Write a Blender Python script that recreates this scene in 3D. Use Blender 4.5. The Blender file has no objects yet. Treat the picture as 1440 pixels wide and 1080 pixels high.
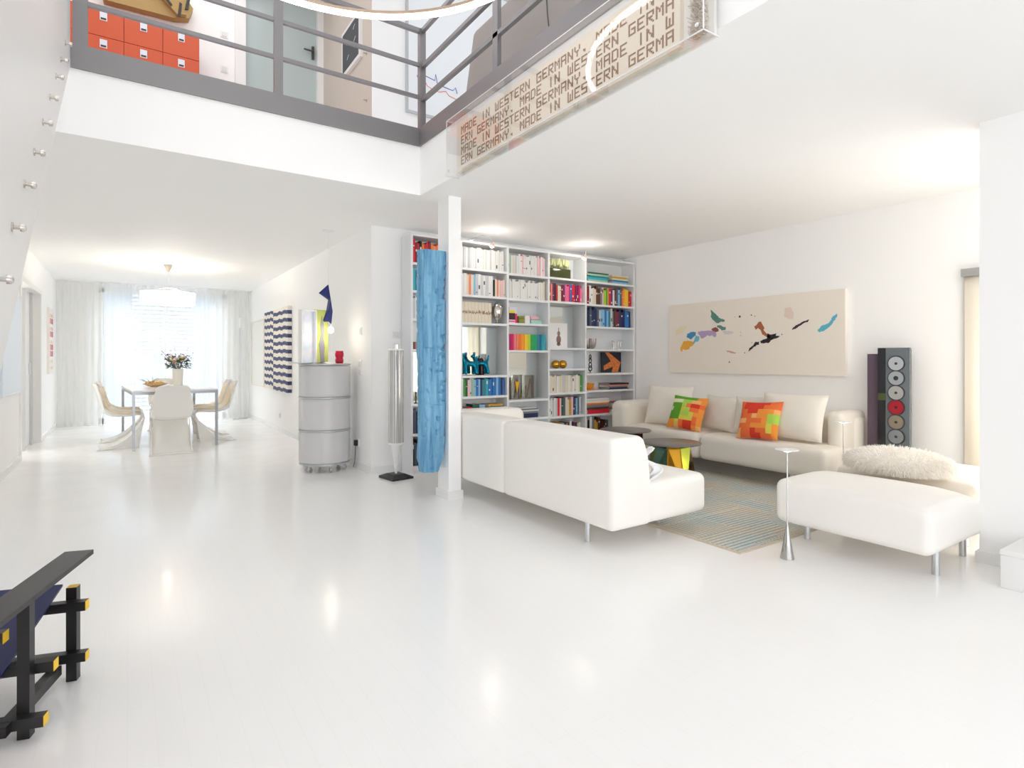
import bpy, math, random
from mathutils import Vector, Matrix
R = math.radians
S = bpy.context.scene
COL = S.collection
rnd = random.Random(7)
H = 2.49                                   # storey height under the gallery

# ------------------------------------------------------------------ camera
cam = bpy.data.cameras.new('camera'); co = bpy.data.objects.new('camera', cam); COL.objects.link(co)
cam.sensor_width = 36; cam.lens = 20.0; cam.shift_y = -35 / 1440
co.location = (0, 0, 1.15); co.rotation_euler = (R(90), 0, -math.atan2(541, 800))
cam.clip_start = .02
S.camera = co
# ------------------------------------------------------------------ world, exposure, daylight, added fill
S.view_settings.view_transform = 'Standard'; S.view_settings.look = 'None'
S.view_settings.exposure = 1.08; S.view_settings.gamma = 1.0
try: S.view_settings.use_curve_mapping = False
except Exception: pass
W = bpy.data.worlds.new('sky'); S.world = W; W.use_nodes = True
bg = W.node_tree.nodes['Background']; bg.inputs[0].default_value = (.92, .96, 1, 1); bg.inputs[1].default_value = .6
try:
    S.cycles.use_denoising = True; S.cycles.max_bounces = 16; S.cycles.diffuse_bounces = 14
    S.cycles.transparent_max_bounces = 16; S.cycles.sample_clamp_indirect = 6
    S.cycles.caustics_reflective = False; S.cycles.caustics_refractive = False
except Exception: pass
def area(name, loc, rot, sx, sy, watts, col=(1, 1, 1)):
    l = bpy.data.lights.new(name, 'AREA'); l.shape = 'RECTANGLE'; l.size = sx; l.size_y = sy; l.energy = watts; l.color = col
    o = bpy.data.objects.new(name, l); COL.objects.link(o); o.location = loc; o.rotation_euler = [R(a) for a in rot]; return o
def point(name, loc, watts, col, rad=.04):
    l = bpy.data.lights.new(name, 'POINT'); l.energy = watts; l.color = col; l.shadow_soft_size = rad
    o = bpy.data.objects.new(name, l); COL.objects.link(o); o.location = loc; return o
# daylight through the tall glazing behind the camera, the side window of the living area, the dining window
area('daylight_glazing', (1.6, -7.0, 1.75), (90, 0, 0), 5.4, 3.2, 78, (.96, .98, 1))
area('left_fill', (-.96, -3.6, 1.5), (90, 0, -90), 5.0, 2.6, 42, (.97, .98, 1))  # added fill in front of the solid left wall, out of view
area('side_room_fill', (-2.4, 9.6, 1.4), (90, 0, -90), 2.0, 2.0, 18, (1, .98, .95))  # unseen fill added to brighten the dining area through the open door
area('overhead_fill', (.6, 1.6, 5.5), (0, 0, 0), 2.4, 4.4, 14, (.95, .98, 1))  # added overhead fill below the closed roof, no skylight is built
area('daylight_side_window', (5.42, .2, 1.3), (90, 0, 90), 2.0, 2.0, 20, (1, .95, .88))
area('gallery_fill', (3.8, 3.0, 5.5), (0, 0, 0), 2.6, 4.0, 10, (.95, .98, 1))  # overhead fill added for the gallery, the roof above is closed
area('gallery_hall_fill', (.4, 6.0, 5.5), (0, 0, 0), 2.0, 2.0, 9, (.97, .98, 1))  # second added overhead fill, for the hall end of the gallery
area('daylight_street', (.6, 14.6, 4.6), (-50, 0, 0), 6, 3.4, 330, (.9, .95, 1))

# ------------------------------------------------------------------ materials
MATS = {}
def M(name, c=(.8, .8, .8), rough=.5, metal=0, **k):
    if name in MATS: return MATS[name]
    m = bpy.data.materials.new(name); m.use_nodes = True; b = m.node_tree.nodes['Principled BSDF']
    b.inputs['Base Color'].default_value = (*c, 1); b.inputs['Roughness'].default_value = rough; b.inputs['Metallic'].default_value = metal
    for kk, v in k.items(): b.inputs[kk].default_value = v
    MATS[name] = m; return m
def srgb(r, g, b):
    f = lambda x: (x / 255 / 12.92) if x < 11 else ((x / 255 + .055) / 1.055) ** 2.4
    return (f(r), f(g), f(b))
def nodes(m): return m.node_tree, m.node_tree.nodes['Principled BSDF']
def bump(m, scale=60, strength=.15, dist=.01, detail=3, stretch=None, tex='NOISE'):
    nt, b = nodes(m); tc = nt.nodes.new('ShaderNodeTexCoord'); mp = nt.nodes.new('ShaderNodeMapping')
    n = nt.nodes.new('ShaderNodeTexNoise'); n.inputs['Scale'].default_value = scale; n.inputs['Detail'].default_value = detail
    if stretch: mp.inputs['Scale'].default_value = stretch
    bp = nt.nodes.new('ShaderNodeBump'); bp.inputs['Strength'].default_value = strength; bp.inputs['Distance'].default_value = dist
    L = nt.links.new; L(tc.outputs['Object'], mp.inputs[0]); L(mp.outputs[0], n.inputs['Vector']); L(n.outputs['Fac'], bp.inputs['Height']); L(bp.outputs[0], b.inputs['Normal'])
    return n
def noisecol(m, c1, c2, scale=5, stretch=(1, 1, 1), detail=4, lo=.35, hi=.65):
    nt, b = nodes(m); tc = nt.nodes.new('ShaderNodeTexCoord'); mp = nt.nodes.new('ShaderNodeMapping'); mp.inputs['Scale'].default_value = stretch
    n = nt.nodes.new('ShaderNodeTexNoise'); n.inputs['Scale'].default_value = scale; n.inputs['Detail'].default_value = detail
    r = nt.nodes.new('ShaderNodeValToRGB'); r.color_ramp.elements[0].position = lo; r.color_ramp.elements[1].position = hi
    r.color_ramp.elements[0].color = (*c1, 1); r.color_ramp.elements[1].color = (*c2, 1)
    L = nt.links.new; L(tc.outputs['Object'], mp.inputs[0]); L(mp.outputs[0], n.inputs['Vector']); L(n.outputs['Fac'], r.inputs[0]); L(r.outputs[0], b.inputs['Base Color'])
def emit(name, c, s):
    m = M(name, c, .5); nt, b = nodes(m); b.inputs['Emission Color'].default_value = (*c, 1); b.inputs['Emission Strength'].default_value = s; return m
def clear(name, tint=(1, 1, 1), refl=.12, rough=.02, fac=None):
    m = bpy.data.materials.new(name); m.use_nodes = True; nt = m.node_tree; nt.nodes.clear(); L = nt.links.new
    o = nt.nodes.new('ShaderNodeOutputMaterial'); t = nt.nodes.new('ShaderNodeBsdfTransparent'); g = nt.nodes.new('ShaderNodeBsdfGlossy'); x = nt.nodes.new('ShaderNodeMixShader')
    t.inputs[0].default_value = (*tint, 1); g.inputs['Roughness'].default_value = rough
    if fac is None:
        lw = nt.nodes.new('ShaderNodeLayerWeight'); lw.inputs[0].default_value = .5; pw = nt.nodes.new('ShaderNodeMath'); pw.operation = 'POWER'; pw.inputs[1].default_value = 4
        ml = nt.nodes.new('ShaderNodeMath'); ml.operation = 'MULTIPLY_ADD'; ml.inputs[1].default_value = .8; ml.inputs[2].default_value = .05
        L(lw.outputs['Facing'], pw.inputs[0]); L(pw.outputs[0], ml.inputs[0]); L(ml.outputs[0], x.inputs[0])
    else: x.inputs[0].default_value = fac
    L(t.outputs[0], x.inputs[1]); L(g.outputs[0], x.inputs[2]); L(x.outputs[0], o.inputs[0]); MATS[name] = m; return m
def sheer(name, c, thru):
    m = bpy.data.materials.new(name); m.use_nodes = True; nt = m.node_tree; nt.nodes.clear(); L = nt.links.new
    o = nt.nodes.new('ShaderNodeOutputMaterial'); t = nt.nodes.new('ShaderNodeBsdfTransparent'); d = nt.nodes.new('ShaderNodeBsdfDiffuse'); tl = nt.nodes.new('ShaderNodeBsdfTranslucent')
    a = nt.nodes.new('ShaderNodeMixShader'); x = nt.nodes.new('ShaderNodeMixShader')
    d.inputs[0].default_value = (*c, 1); tl.inputs[0].default_value = (*c, 1); a.inputs[0].default_value = .5; x.inputs[0].default_value = thru
    L(d.outputs[0], a.inputs[1]); L(tl.outputs[0], a.inputs[2]); L(a.outputs[0], x.inputs[1]); L(t.outputs[0], x.inputs[2]); L(x.outputs[0], o.inputs[0]); MATS[name] = m; return m

wall_m = M('wall_paint', (.945, .945, .945), .7); bump(wall_m, 90, .04, .004)
ceil_m = M('ceiling_paint', (.95, .949, .946), .75)
trim_m = M('trim_paint', (.87, .87, .865), .4)
white_m = M('white_lacquer', (.85, .85, .85), .3)
shelf_m = M('shelf_lacquer', (.8, .82, .84), .35)
floor_m = M('white_painted_boards', (.86, .855, .845), .16)
def _floor():
    nt, b = nodes(floor_m); L = nt.links.new
    tc = nt.nodes.new('ShaderNodeTexCoord'); mp = nt.nodes.new('ShaderNodeMapping'); mp.inputs['Rotation'].default_value = (0, 0, R(90))
    br = nt.nodes.new('ShaderNodeTexBrick'); br.inputs['Scale'].default_value = 1; br.inputs['Brick Width'].default_value = .9; br.inputs['Row Height'].default_value = .075
    br.inputs['Mortar Size'].default_value = .0016; br.inputs['Mortar Smooth'].default_value = .4
    br.inputs['Color1'].default_value = (.925, .924, .92, 1); br.inputs['Color2'].default_value = (.922, .92, .916, 1); br.inputs['Mortar'].default_value = (.90, .897, .889, 1)
    L(tc.outputs['Object'], mp.inputs[0]); L(mp.outputs[0], br.inputs['Vector']); L(br.outputs['Color'], b.inputs['Base Color'])
    n = nt.nodes.new('ShaderNodeTexNoise'); n.inputs['Scale'].default_value = 3.5; n.inputs['Detail'].default_value = 5
    L(tc.outputs['Object'], n.inputs['Vector'])
    mr = nt.nodes.new('ShaderNodeMapRange'); mr.inputs['To Min'].default_value = .09; mr.inputs['To Max'].default_value = .24; L(n.outputs['Fac'], mr.inputs['Value']); L(mr.outputs[0], b.inputs['Roughness'])
    bp = nt.nodes.new('ShaderNodeBump'); bp.inputs['Strength'].default_value = .03; bp.inputs['Distance'].default_value = .002; bp.invert = True
    L(br.outputs['Fac'], bp.inputs['Height']); L(bp.outputs[0], b.inputs['Normal'])
_floor()
steel_m = M('grey_painted_steel', srgb(140, 137, 139), .38, .35)
chrome_m = M('chrome', (.82, .82, .84), .12, 1)
satin_m = M('satin_steel', (.66, .68, .70), .3, 1)
leather_m = M('white_leather', srgb(243, 240, 235), .48); bump(leather_m, 220, .1, .002)
cream_m = M('cream_fabric', srgb(232, 226, 216), .8); bump(cream_m, 300, .15, .002)
black_m = M('black_lacquer', (.012, .012, .013), .35)
dark_m = M('dark_plastic', (.03, .03, .035), .35)
clear_m = clear('acrylic')
glass_m = clear('window_glass')
frost_m = M('greyish_door_glass', srgb(186, 200, 200), .25)
pages_m = M('book_pages', (.8, .77, .7), .8)

# ------------------------------------------------------------------ mesh builder
class MB:
    def __init__(s): s.v = []; s.f = []; s.mi = []; s.cur = 0
    def add(s, vs, fs, T=None):
        n = len(s.v)
        s.v += [tuple(T @ Vector(p)) if T else tuple(p) for p in vs]
        s.f += [tuple(i + n for i in f) for f in fs]; s.mi += [s.cur] * len(fs); return s
    def box(s, x0, x1, y0, y1, z0, z1, T=None):
        v = [(x, y, z) for z in (z0, z1) for y in (y0, y1) for x in (x0, x1)]
        return s.add(v, [(0, 2, 3, 1), (4, 5, 7, 6), (0, 1, 5, 4), (2, 6, 7, 3), (0, 4, 6, 2), (1, 3, 7, 5)], T)
    def rbox(s, x0, x1, y0, y1, z0, z1, r, n=4, fn=None, T=None, m=6):
        # box with rounded edges; fn(x, y, z) may reshape it
        r = min(r, (x1 - x0) / 2.01, (y1 - y0) / 2.01, (z1 - z0) / 2.01)
        def ax(a, b):
            l = [a + r - r * math.cos(i * math.pi / 2 / n) * 1.0 for i in range(n)]
            mid = [a + r + (b - a - 2 * r) * i / m for i in range(m + 1)]
            return l + mid + [a + b - q for q in reversed(l)]
        X, Y, Z = ax(x0, x1), ax(y0, y1), ax(z0, z1); N = len(X) - 1; idx = {}; vs = []; fs = []
        def vid(i, j, k):
            if (i, j, k) in idx: return idx[(i, j, k)]
            p = Vector((X[i], Y[j], Z[k])); c = Vector((min(max(p.x, x0 + r), x1 - r), min(max(p.y, y0 + r), y1 - r), min(max(p.z, z0 + r), z1 - r)))
            d = p - c
            if d.length > 1e-9: p = c + d.normalized() * r
            if fn: p = Vector(fn(*p))
            idx[(i, j, k)] = len(vs); vs.append(tuple(p)); return idx[(i, j, k)]
        for a in range(N):
            for b in range(N):
                fs.append((vid(a, b, 0), vid(a, b + 1, 0), vid(a + 1, b + 1, 0), vid(a + 1, b, 0)))
                fs.append((vid(a, b, N), vid(a + 1, b, N), vid(a + 1, b + 1, N), vid(a, b + 1, N)))
                fs.append((vid(a, 0, b), vid(a + 1, 0, b), vid(a + 1, 0, b + 1), vid(a, 0, b + 1)))
                fs.append((vid(a, N, b), vid(a, N, b + 1), vid(a + 1, N, b + 1), vid(a + 1, N, b)))
                fs.append((vid(0, a, b), vid(0, a, b + 1), vid(0, a + 1, b + 1), vid(0, a + 1, b)))
                fs.append((vid(N, a, b), vid(N, a + 1, b), vid(N, a + 1, b + 1), vid(N, a, b + 1)))
        return s.add(vs, fs, T)
    def lathe(s, prof, n=32, T=None, cap=True, a0=0, a1=360, ax=(0, 0)):
        full = abs(a1 - a0 - 360) < 1e-6; m = n if full else n + 1; vs = []; fs = []
        for r, z in prof:
            for i in range(m):
                a = R(a0 + (a1 - a0) * i / n); vs.append((ax[0] + r * math.cos(a), ax[1] + r * math.sin(a), z))
        for k in range(len(prof) - 1):
            for i in range(m if full else m - 1):
                j = (i + 1) % m; fs.append((k * m + i, k * m + j, (k + 1) * m + j, (k + 1) * m + i))
        if cap and full:
            fs.append(tuple(reversed(range(m)))); fs.append(tuple((len(prof) - 1) * m + i for i in range(m)))
        return s.add(vs, fs, T)
    def tube(s, pts, r, n=8, cap=True):
        pts = [Vector(p) for p in pts]; rr = r if isinstance(r, (list, tuple)) else [r] * len(pts); vs = []; fs = []
        up = None
        for i, p in enumerate(pts):
            d = (pts[min(i + 1, len(pts) - 1)] - pts[max(i - 1, 0)]).normalized()
            if up is None: up = Vector((0, 0, 1)) if abs(d.z) < .9 else Vector((1, 0, 0))
            a = d.cross(up).normalized(); b = a.cross(d).normalized(); up = b
            for k in range(n):
                t = 2 * math.pi * k / n; vs.append(tuple(p + (a * math.cos(t) + b * math.sin(t)) * rr[i]))
        for i in range(len(pts) - 1):
            for k in range(n):
                l = (k + 1) % n; fs.append((i * n + k, i * n + l, (i + 1) * n + l, (i + 1) * n + k))
        if cap: fs.append(tuple(reversed(range(n)))); fs.append(tuple((len(pts) - 1) * n + k for k in range(n)))
        return s.add(vs, fs)
    def bar(s, a, b, w, h):
        a, b = Vector(a), Vector(b); d = b - a; L = d.length; d.normalize(); up = Vector((0, 0, 1)) if abs(d.z) < .95 else Vector((0, 1, 0))
        x = d.cross(up).normalized(); y = x.cross(d).normalized(); T = Matrix((( d.x, x.x, y.x, a.x), (d.y, x.y, y.y, a.y), (d.z, x.z, y.z, a.z), (0, 0, 0, 1)))
        return s.box(0, L, -w / 2, w / 2, -h / 2, h / 2, T)
    def prism(s, poly, z0, z1, T=None):
        n = len(poly); v = [(x, y, z0) for x, y in poly] + [(x, y, z1) for x, y in poly]
        return s.add(v, [tuple(reversed(range(n))), tuple(range(n, 2 * n))] + [(i, (i + 1) % n, n + (i + 1) % n, n + i) for i in range(n)], T)
    def ball(s, c, r, n=16, T=None):
        rx, ry, rz = r if isinstance(r, (tuple, list)) else (r, r, r); vs = []; fs = []; m = n // 2
        vs.append((c[0], c[1], c[2] - rz))
        for k in range(1, m):
            p = -math.pi / 2 + math.pi * k / m
            for i in range(n):
                a = 2 * math.pi * i / n; vs.append((c[0] + rx * math.cos(p) * math.cos(a), c[1] + ry * math.cos(p) * math.sin(a), c[2] + rz * math.sin(p)))
        vs.append((c[0], c[1], c[2] + rz)); top = len(vs) - 1
        for i in range(n):
            j = (i + 1) % n; fs.append((0, 1 + j, 1 + i)); fs.append((top, top - n + i, top - n + j))
            for k in range(m - 2): fs.append((1 + k * n + i, 1 + k * n + j, 1 + (k + 1) * n + j, 1 + (k + 1) * n + i))
        return s.add(vs, fs, T)
    def grid(s, P, close=False):
        a, b = len(P), len(P[0]); vs = [p for r in P for p in r]
        return s.add(vs, [(i * b + j, i * b + j + 1, (i + 1) * b + j + 1, (i + 1) * b + j) for i in range(a - 1) for j in range(b - 1)])
    def build(s, name, mats, parent=None, smooth=True, ang=.6, loc=None):
        me = bpy.data.meshes.new(name); me.from_pydata(s.v, [], s.f); me.update()
        for m in (mats if isinstance(mats, (list, tuple)) else [mats]): me.materials.append(m)
        if any(s.mi): me.polygons.foreach_set('material_index', s.mi)
        if smooth:
            me.polygons.foreach_set('use_smooth', [True] * len(me.polygons)); me.set_sharp_from_angle(angle=ang)
        o = bpy.data.objects.new(name, me); COL.objects.link(o)
        if parent: o.parent = parent
        if loc: o.location = loc
        return o
LABELS = {}
def tag(o, label, cat, group=None):
    o['label'] = label; o['category'] = cat
    if group: o['group'] = group
    return o
def thing(name, label, cat, loc=(0, 0, 0), rz=0, group=None):
    o = bpy.data.objects.new(name, None); COL.objects.link(o); o.location = loc; o.rotation_euler = (0, 0, R(rz)); o.empty_display_size = .1
    return tag(o, label, cat, group)
def struct(name, mb, m, parent=None, **k):
    o = mb.build(name, m, parent, **k)
    if not parent: o['kind'] = 'structure'
    return o
def copy_tree(o, parent=None):
    c = o.copy(); COL.objects.link(c)
    if parent: c.parent = parent
    for ch in list(o.children): copy_tree(ch, c)
    return c
def solid(o, t, off=-1):
    m = o.modifiers.new('thickness', 'SOLIDIFY'); m.thickness = t; m.offset = off; return o

# ------------------------------------------------------------------ the setting
struct('floor', MB().box(-2.6, 5.7, -7.1, 12.6, -.12, 0), floor_m, smooth=False)
WB = MB().box(-1.2, -1.0, -7.1, 8.35, 0, 5.7).box(-1.2, -1.0, 8.35, 10.25, 2.1, 3.1).box(-1.2, -1.0, 10.25, 12.6, 0, 3.1).box(-1.2, -1.0, 8.35, 12.6, 3.1, 5.7)
struct('wall_left', WB, wall_m, smooth=False)
wb = MB().box(-1.2, -.42, 12.4, 12.6, 0, 3.1).box(1.62, 2.2, 12.4, 12.6, 0, 3.1).box(-.42, 1.62, 12.4, 12.6, 2.42, 3.1)
struct('wall_back', wb, wall_m, smooth=False)
struct('wall_dining_right', MB().box(2.02, 2.2, 5.5, 12.4, 0, H + .01), wall_m, smooth=False)
struct('wall_shelf', MB().box(2.2, 5.7, 5.5, 5.7, 0, H + .01), wall_m, smooth=False)
struct('wall_right', MB().box(5.52, 5.7, -7.1, -.9, 0, H + .01).box(5.52, 5.7, 1.3, 5.5, 0, H + .01).box(5.52, 5.7, -.9, 1.3, 2.3, H + .01), wall_m, smooth=False)
struct('wall_partition', MB().box(4.01, 4.16, -7.1, 1.19, 0, H + .01), wall_m, smooth=False)
gz = MB().box(-1.2, 5.7, -3.3, -7.1, 0, .1).box(-1.2, 5.7, -3.3, -7.1, 5.0, 5.7)
for x in (-1.2, .5, 2.2, 3.9, 5.5): gz.box(x, x + .2, -3.3, -7.1, 0, 5.7)
struct('wall_front', gz, wall_m, smooth=False)
# gallery floor slab with an L-shaped opening
sl = MB().box(-1.0, 5.7, 4.275, 12.6, H, 2.98).box(1.985, 5.7, -7.1, 4.275, H, 2.98)
struct('ceiling', sl, ceil_m, smooth=False)
struct('ceiling_roof', MB().box(-1.2, 5.7, -7.3, 12.6, 5.6, 5.8), ceil_m, smooth=False)
struct('wall_gallery_back', MB().box(-1.0, 1.08, 7.25, 7.4, 2.98, 5.6).box(-1.0, 2.05, 8.6, 8.7, 2.98, 5.6), wall_m, smooth=False)
gallery_beige = M('greige_wall_paint', srgb(206, 198, 188), .7)
struct('wall_gallery_hall', MB().box(2.03, 2.13, 5.51, 8.6, 2.98, 5.6), gallery_beige, smooth=False)
struct('wall_gallery_side', MB().box(2.03, 5.7, 5.5, 5.51, 2.98, 5.6).box(2.13, 5.7, 5.51, 5.6, 2.98, 5.6), wall_m, smooth=False)
struct('wall_gallery_right', MB().box(5.55, 5.7, -7.1, 5.5, 2.98, 5.6), wall_m, smooth=False)
# steel edge band of the gallery
struct('trim_1', MB().box(-.28, 2.0, 4.262, 4.275, 2.885, 3.03).box(-.28, 1.985, 4.275, 4.36, 3.01, 3.03), steel_m, smooth=False)
struct('trim_2', MB().box(1.972, 1.985, -7.1, 4.262, 2.885, 3.03).box(1.985, 2.07, -7.1, 4.275, 3.01, 3.03), steel_m, smooth=False)
# column
cl = MB().box(2.18, 2.295, 4.15, 4.34, 0, H)
struct('trim_3', cl, wall_m, smooth=False)
struct('trim_4', MB().box(2.165, 2.31, 4.135, 4.355, 0, .065), trim_m, smooth=False)
# baseboards
struct('baseboard_left', MB().box(-1.0, -.985, -7.1, 8.35, 0, .07).box(-1.0, -.985, 10.25, 12.4, 0, .07), trim_m, smooth=False)
struct('baseboard_right', MB().box(2.005, 2.02, 5.5, 12.4, 0, .07).box(2.005, 2.33, 5.485, 5.5, 0, .07), trim_m, smooth=False)
struct('baseboard_partition', MB().box(3.995, 4.01, -7.1, 1.19, 0, .06).box(3.995, 4.16, 1.19, 1.205, 0, .06), trim_m, smooth=False)
struct('baseboard_shelf', MB().box(5.505, 5.52, 1.3, 5.2, 0, .06), trim_m, smooth=False)

# dining window: french door with two leaves
fm = MB()
for x0, x1 in ((-.42, -.34), (1.54, 1.62), (.56, .64)): fm.box(x0, x1, 12.42, 12.5, 0, 2.42)
fm.box(-.42, 1.62, 12.42, 12.5, 2.34, 2.42).box(-.42, 1.62, 12.42, 12.5, 0, .1)
w = struct('window_1', fm, trim_m, smooth=False)
for x0, x1 in ((-.34, .56), (.64, 1.54)): MB().box(x0, x1, 12.455, 12.465, .1, 2.34).build('pane', glass_m, w)
# side window of the living area (daylight source behind the partition)
fm = MB().box(5.56, 5.64, -.9, -.82, 0, 2.3).box(5.56, 5.64, 1.22, 1.3, 0, 2.3).box(5.56, 5.64, -.82, 1.22, 0, .08).box(5.56, 5.64, -.82, 1.22, 2.22, 2.3)
w = struct('window_2', fm, trim_m, smooth=False); MB().box(5.595, 5.605, -.82, 1.22, .08, 2.22).build('pane', glass_m, w)
# glazing behind the camera
fm = MB()
for x in (-1.0, .7, 2.4, 4.1): fm.box(x, x + 1.5, -7.24, -7.18, .1, .16).box(x, x + 1.5, -7.24, -7.18, 2.5, 2.58).box(x, x + 1.5, -7.24, -7.18, 4.94, 5.0)
w = struct('window_3', fm, trim_m, smooth=False)
fm = MB().box(-1.0, -.99, -6.2, -6.12, .1, 2.9).box(-1.0, -.99, -1.08, -1.0, .1, 2.9).box(-1.0, -.99, -6.12, -1.08, .1, .18).box(-1.0, -.99, -6.12, -1.08, 2.82, 2.9)
struct('left_fill_frame', fm, trim_m, smooth=False)  # frame added around the left fill light, the wall behind has no opening
# facade of the house across the street, seen pale through the sheers
fac = M('pale_facade', (.5, .56, .62), .8)
b = thing('building', 'pale house facade seen through the dining window and sheer curtains', 'building', (0, 17, -3))
MB().box(-5, 7, 0, .4, 0, 9).build('wall', fac, b, smooth=False)
for x0 in (-1.9, .1, 2.2):
    for z0 in (1.2, 4.3):
        lv = MB()
        for k in range(22): lv.box(x0, x0 + 1.3, -.06, 0, z0 + k * .1, z0 + k * .1 + .055)
        lv.build('shutter', M('white_shutter', (.85, .88, .9), .6), b, smooth=False)

# ------------------------------------------------------------------ sliding door left, upstairs door
d = struct('door_1', MB().box(-1.2, -.985, 10.14, 10.25, 0, 2.1).box(-1.2, -.985, 8.35, 8.42, 0, 2.1).box(-1.2, -.985, 8.42, 10.14, 2.04, 2.1), trim_m, smooth=False)
MB().box(-1.13, -1.09, 9.3, 10.14, .01, 2.04).build('leaf', white_m, d, smooth=False)
MB().box(-1.10, -1.06, 9.96, 10.02, .0, 2.04).box(-1.10, -1.06, 9.3, 9.34, 0, 2.04).build('frame_edge', M('aluminium', (.6, .6, .6), .35, .8), d, smooth=False)
MB().box(-1.088, -1.07, 9.9, 9.93, .95, 1.1).build('handle', satin_m, d)
struct('wall_side_room', MB().box(-2.6, -2.5, 8.0, 12.4, 0, 3.1).box(-2.5, -1.2, 8.0, 8.1, 0, 3.1).box(-2.5, -1.2, 12.3, 12.4, 0, 3.1).box(-2.6, -1.2, 8, 12.4, 2.49, 2.6), M('side_room_paint', srgb(214, 214, 208), .7), smooth=False)
d = struct('door_2', MB().box(1.03, 1.14, 7.2, 7.3, 2.98, 5.6).box(1.96, 2.03, 7.2, 7.3, 2.98, 5.6), trim_m, smooth=False)
MB().box(1.14, 1.96, 7.27, 7.3, 2.99, 5.6).build('glass_leaf', frost_m, d, smooth=False)
MB().box(1.9, 1.93, 7.245, 7.27, 4.88, 5.04).box(1.80, 1.92, 7.22, 7.235, 4.96, 4.975).build('handle', M('dark_bronze', (.12, .11, .1), .4, .6), d)

# ------------------------------------------------------------------ stair with frosted side panel
sx = -.28
def sz(y): return 1.11 + (y - 2.01) * (2.905 - 1.11) / (4.275 - 2.01)
st = thing('staircase', 'staircase with a tall pale grey side panel fixed by steel bolts', 'staircase', (-.6, 2.0, 0))
pm = MB(); ys = [.62, 2.01, 4.26]
vs = [(sx, y, sz(y)) for y in ys] + [(sx, y, sz(y) + 1.35) for y in ys] + [(sx - .012, y, sz(y)) for y in ys] + [(sx - .012, y, sz(y) + 1.35) for y in ys]
pm.add([(x + .6, y - 2, z) for x, y, z in vs], [(0, 1, 4, 3), (1, 2, 5, 4), (6, 9, 10, 7), (7, 10, 11, 8), (0, 6, 7, 1), (1, 7, 8, 2), (3, 4, 10, 9), (4, 5, 11, 10), (0, 3, 9, 6), (2, 8, 11, 5)])
panel_m = M('frosted_panel', srgb(226, 225, 224), .42); bump(panel_m, 40, .05, .003)
pm.build('side_panel', panel_m, st, smooth=False)
bolts = ((3.918, 2.867), (3.66, 2.665), (3.43, 2.486), (3.177, 2.29), (2.931, 2.097), (2.67, 1.899), (2.43, 1.722), (2.197, 1.537), (1.969, 1.358), (1.73, 1.17), (1.5, .98))
bm_ = M('nickel', (.6, .56, .52), .25, 1)
for y, z in bolts:
    T = Matrix.Translation((sx + .6, y - 2, z)) @ Matrix.Rotation(R(90), 4, 'Y')
    MB().lathe([(.014, 0), (.014, .004), (.0065, .005), (.0065, .018), (.012, .019), (.012, .027), (.009, .032), (.002, .034)], 14, T).build('bolt', bm_, st)
tm = MB()
for k in range(14):
    y = 1.15 + k * .232; z = sz(y) + .22
    if z < 2.85: tm.box(-.7 + .6 - .29, sx + .6 - .013, y - 2, y - 2 + .26, z - .04, z)
tm.build('treads', white_m, st, smooth=False)
tm = MB().bar((-.37, -1.3, sz(.7) + .02), (-.37, 2.2, sz(4.2) + .02), .012, .2); tm.build('stringer', white_m, st, smooth=False)

# ------------------------------------------------------------------ railings
def railing(name, label, posts, rails):
    t = thing(name, label, 'railing', (*posts[0][0][:2], 3.03), 0, None)
    ox, oy, oz = t.location
    for (p0, p1, wx, wy) in posts:
        MB().box(p0[0] - ox - wx / 2, p0[0] - ox + wx / 2, p0[1] - oy - wy / 2, p0[1] - oy + wy / 2, p0[2] - oz, p1[2] - oz).build('post', steel_m, t, smooth=False)
    for a, b_, r_ in rails:
        MB().bar((a[0] - ox, a[1] - oy, a[2] - oz), (b_[0] - ox, b_[1] - oy, b_[2] - oz), r_, r_).build('rail', steel_m, t, smooth=False)
    return t
yl = 4.30
railing('railing', 'grey steel railing along the left gallery edge, in front of orange cabinet',
        [((-.235, yl, 2.95), (0, 0, 4.1), .075, .03), ((.893, yl, 2.95), (0, 0, 4.1), .06, .03)],
        [((-.2, yl, z), (1.99, yl, z), .026) for z in (3.30, 3.565)] + [((-.2, yl, 3.845), (1.99, yl, 3.845), .034)])
xl = 2.01
railing('railing', 'grey steel railing along the gallery edge above the lettered artwork',
        [((xl, yl, 2.95), (0, 0, 3.86), .05, .05), ((xl, 3.15, 2.95), (0, 0, 3.86), .03, .06), ((xl, 1.9, 2.95), (0, 0, 3.86), .03, .06)],
        [((xl, yl, z), (xl, -1, z), .03) for z in (3.275, 3.55, 3.845)])
bpy.data.objects['railing.001']['label'] = 'grey steel corner post and railing above the lettered artwork on the fascia'

# ------------------------------------------------------------------ gallery furniture
orange_m = M('orange_steel', srgb(206, 88, 50), .45)
t = thing('drawer_cabinet', 'orange steel cabinet with square drawers on the gallery floor', 'cabinet', (-.36, 6.9, 2.98))
cw = .332
MB().box(-cw, 3 * cw, 0, .34, .02, 1.61).build('body', M('orange_dark_steel', srgb(170, 60, 30), .5), t, smooth=False)
lab = M('label_holder', srgb(222, 228, 236), .35)
for i in range(-1, 3):
    for k in range(6):
        z1 = 1.61 - k * .268; dd = MB().box(i * cw + .003, (i + 1) * cw - .003, -.012, 0, z1 - .265, z1 - .003).build('drawer', orange_m, t, smooth=False)
        m = MB().box(i * cw + cw / 2 - .03, i * cw + cw / 2 + .03, -.017, -.012, z1 - .11, z1 - .03)
        m.cur = 1; m.box(i * cw + cw / 2 - .022, i * cw + cw / 2 + .022, -.019, -.017, z1 - .103, z1 - .085)
        m.build('handle', [lab, dark_m], dd, smooth=False)
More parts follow.
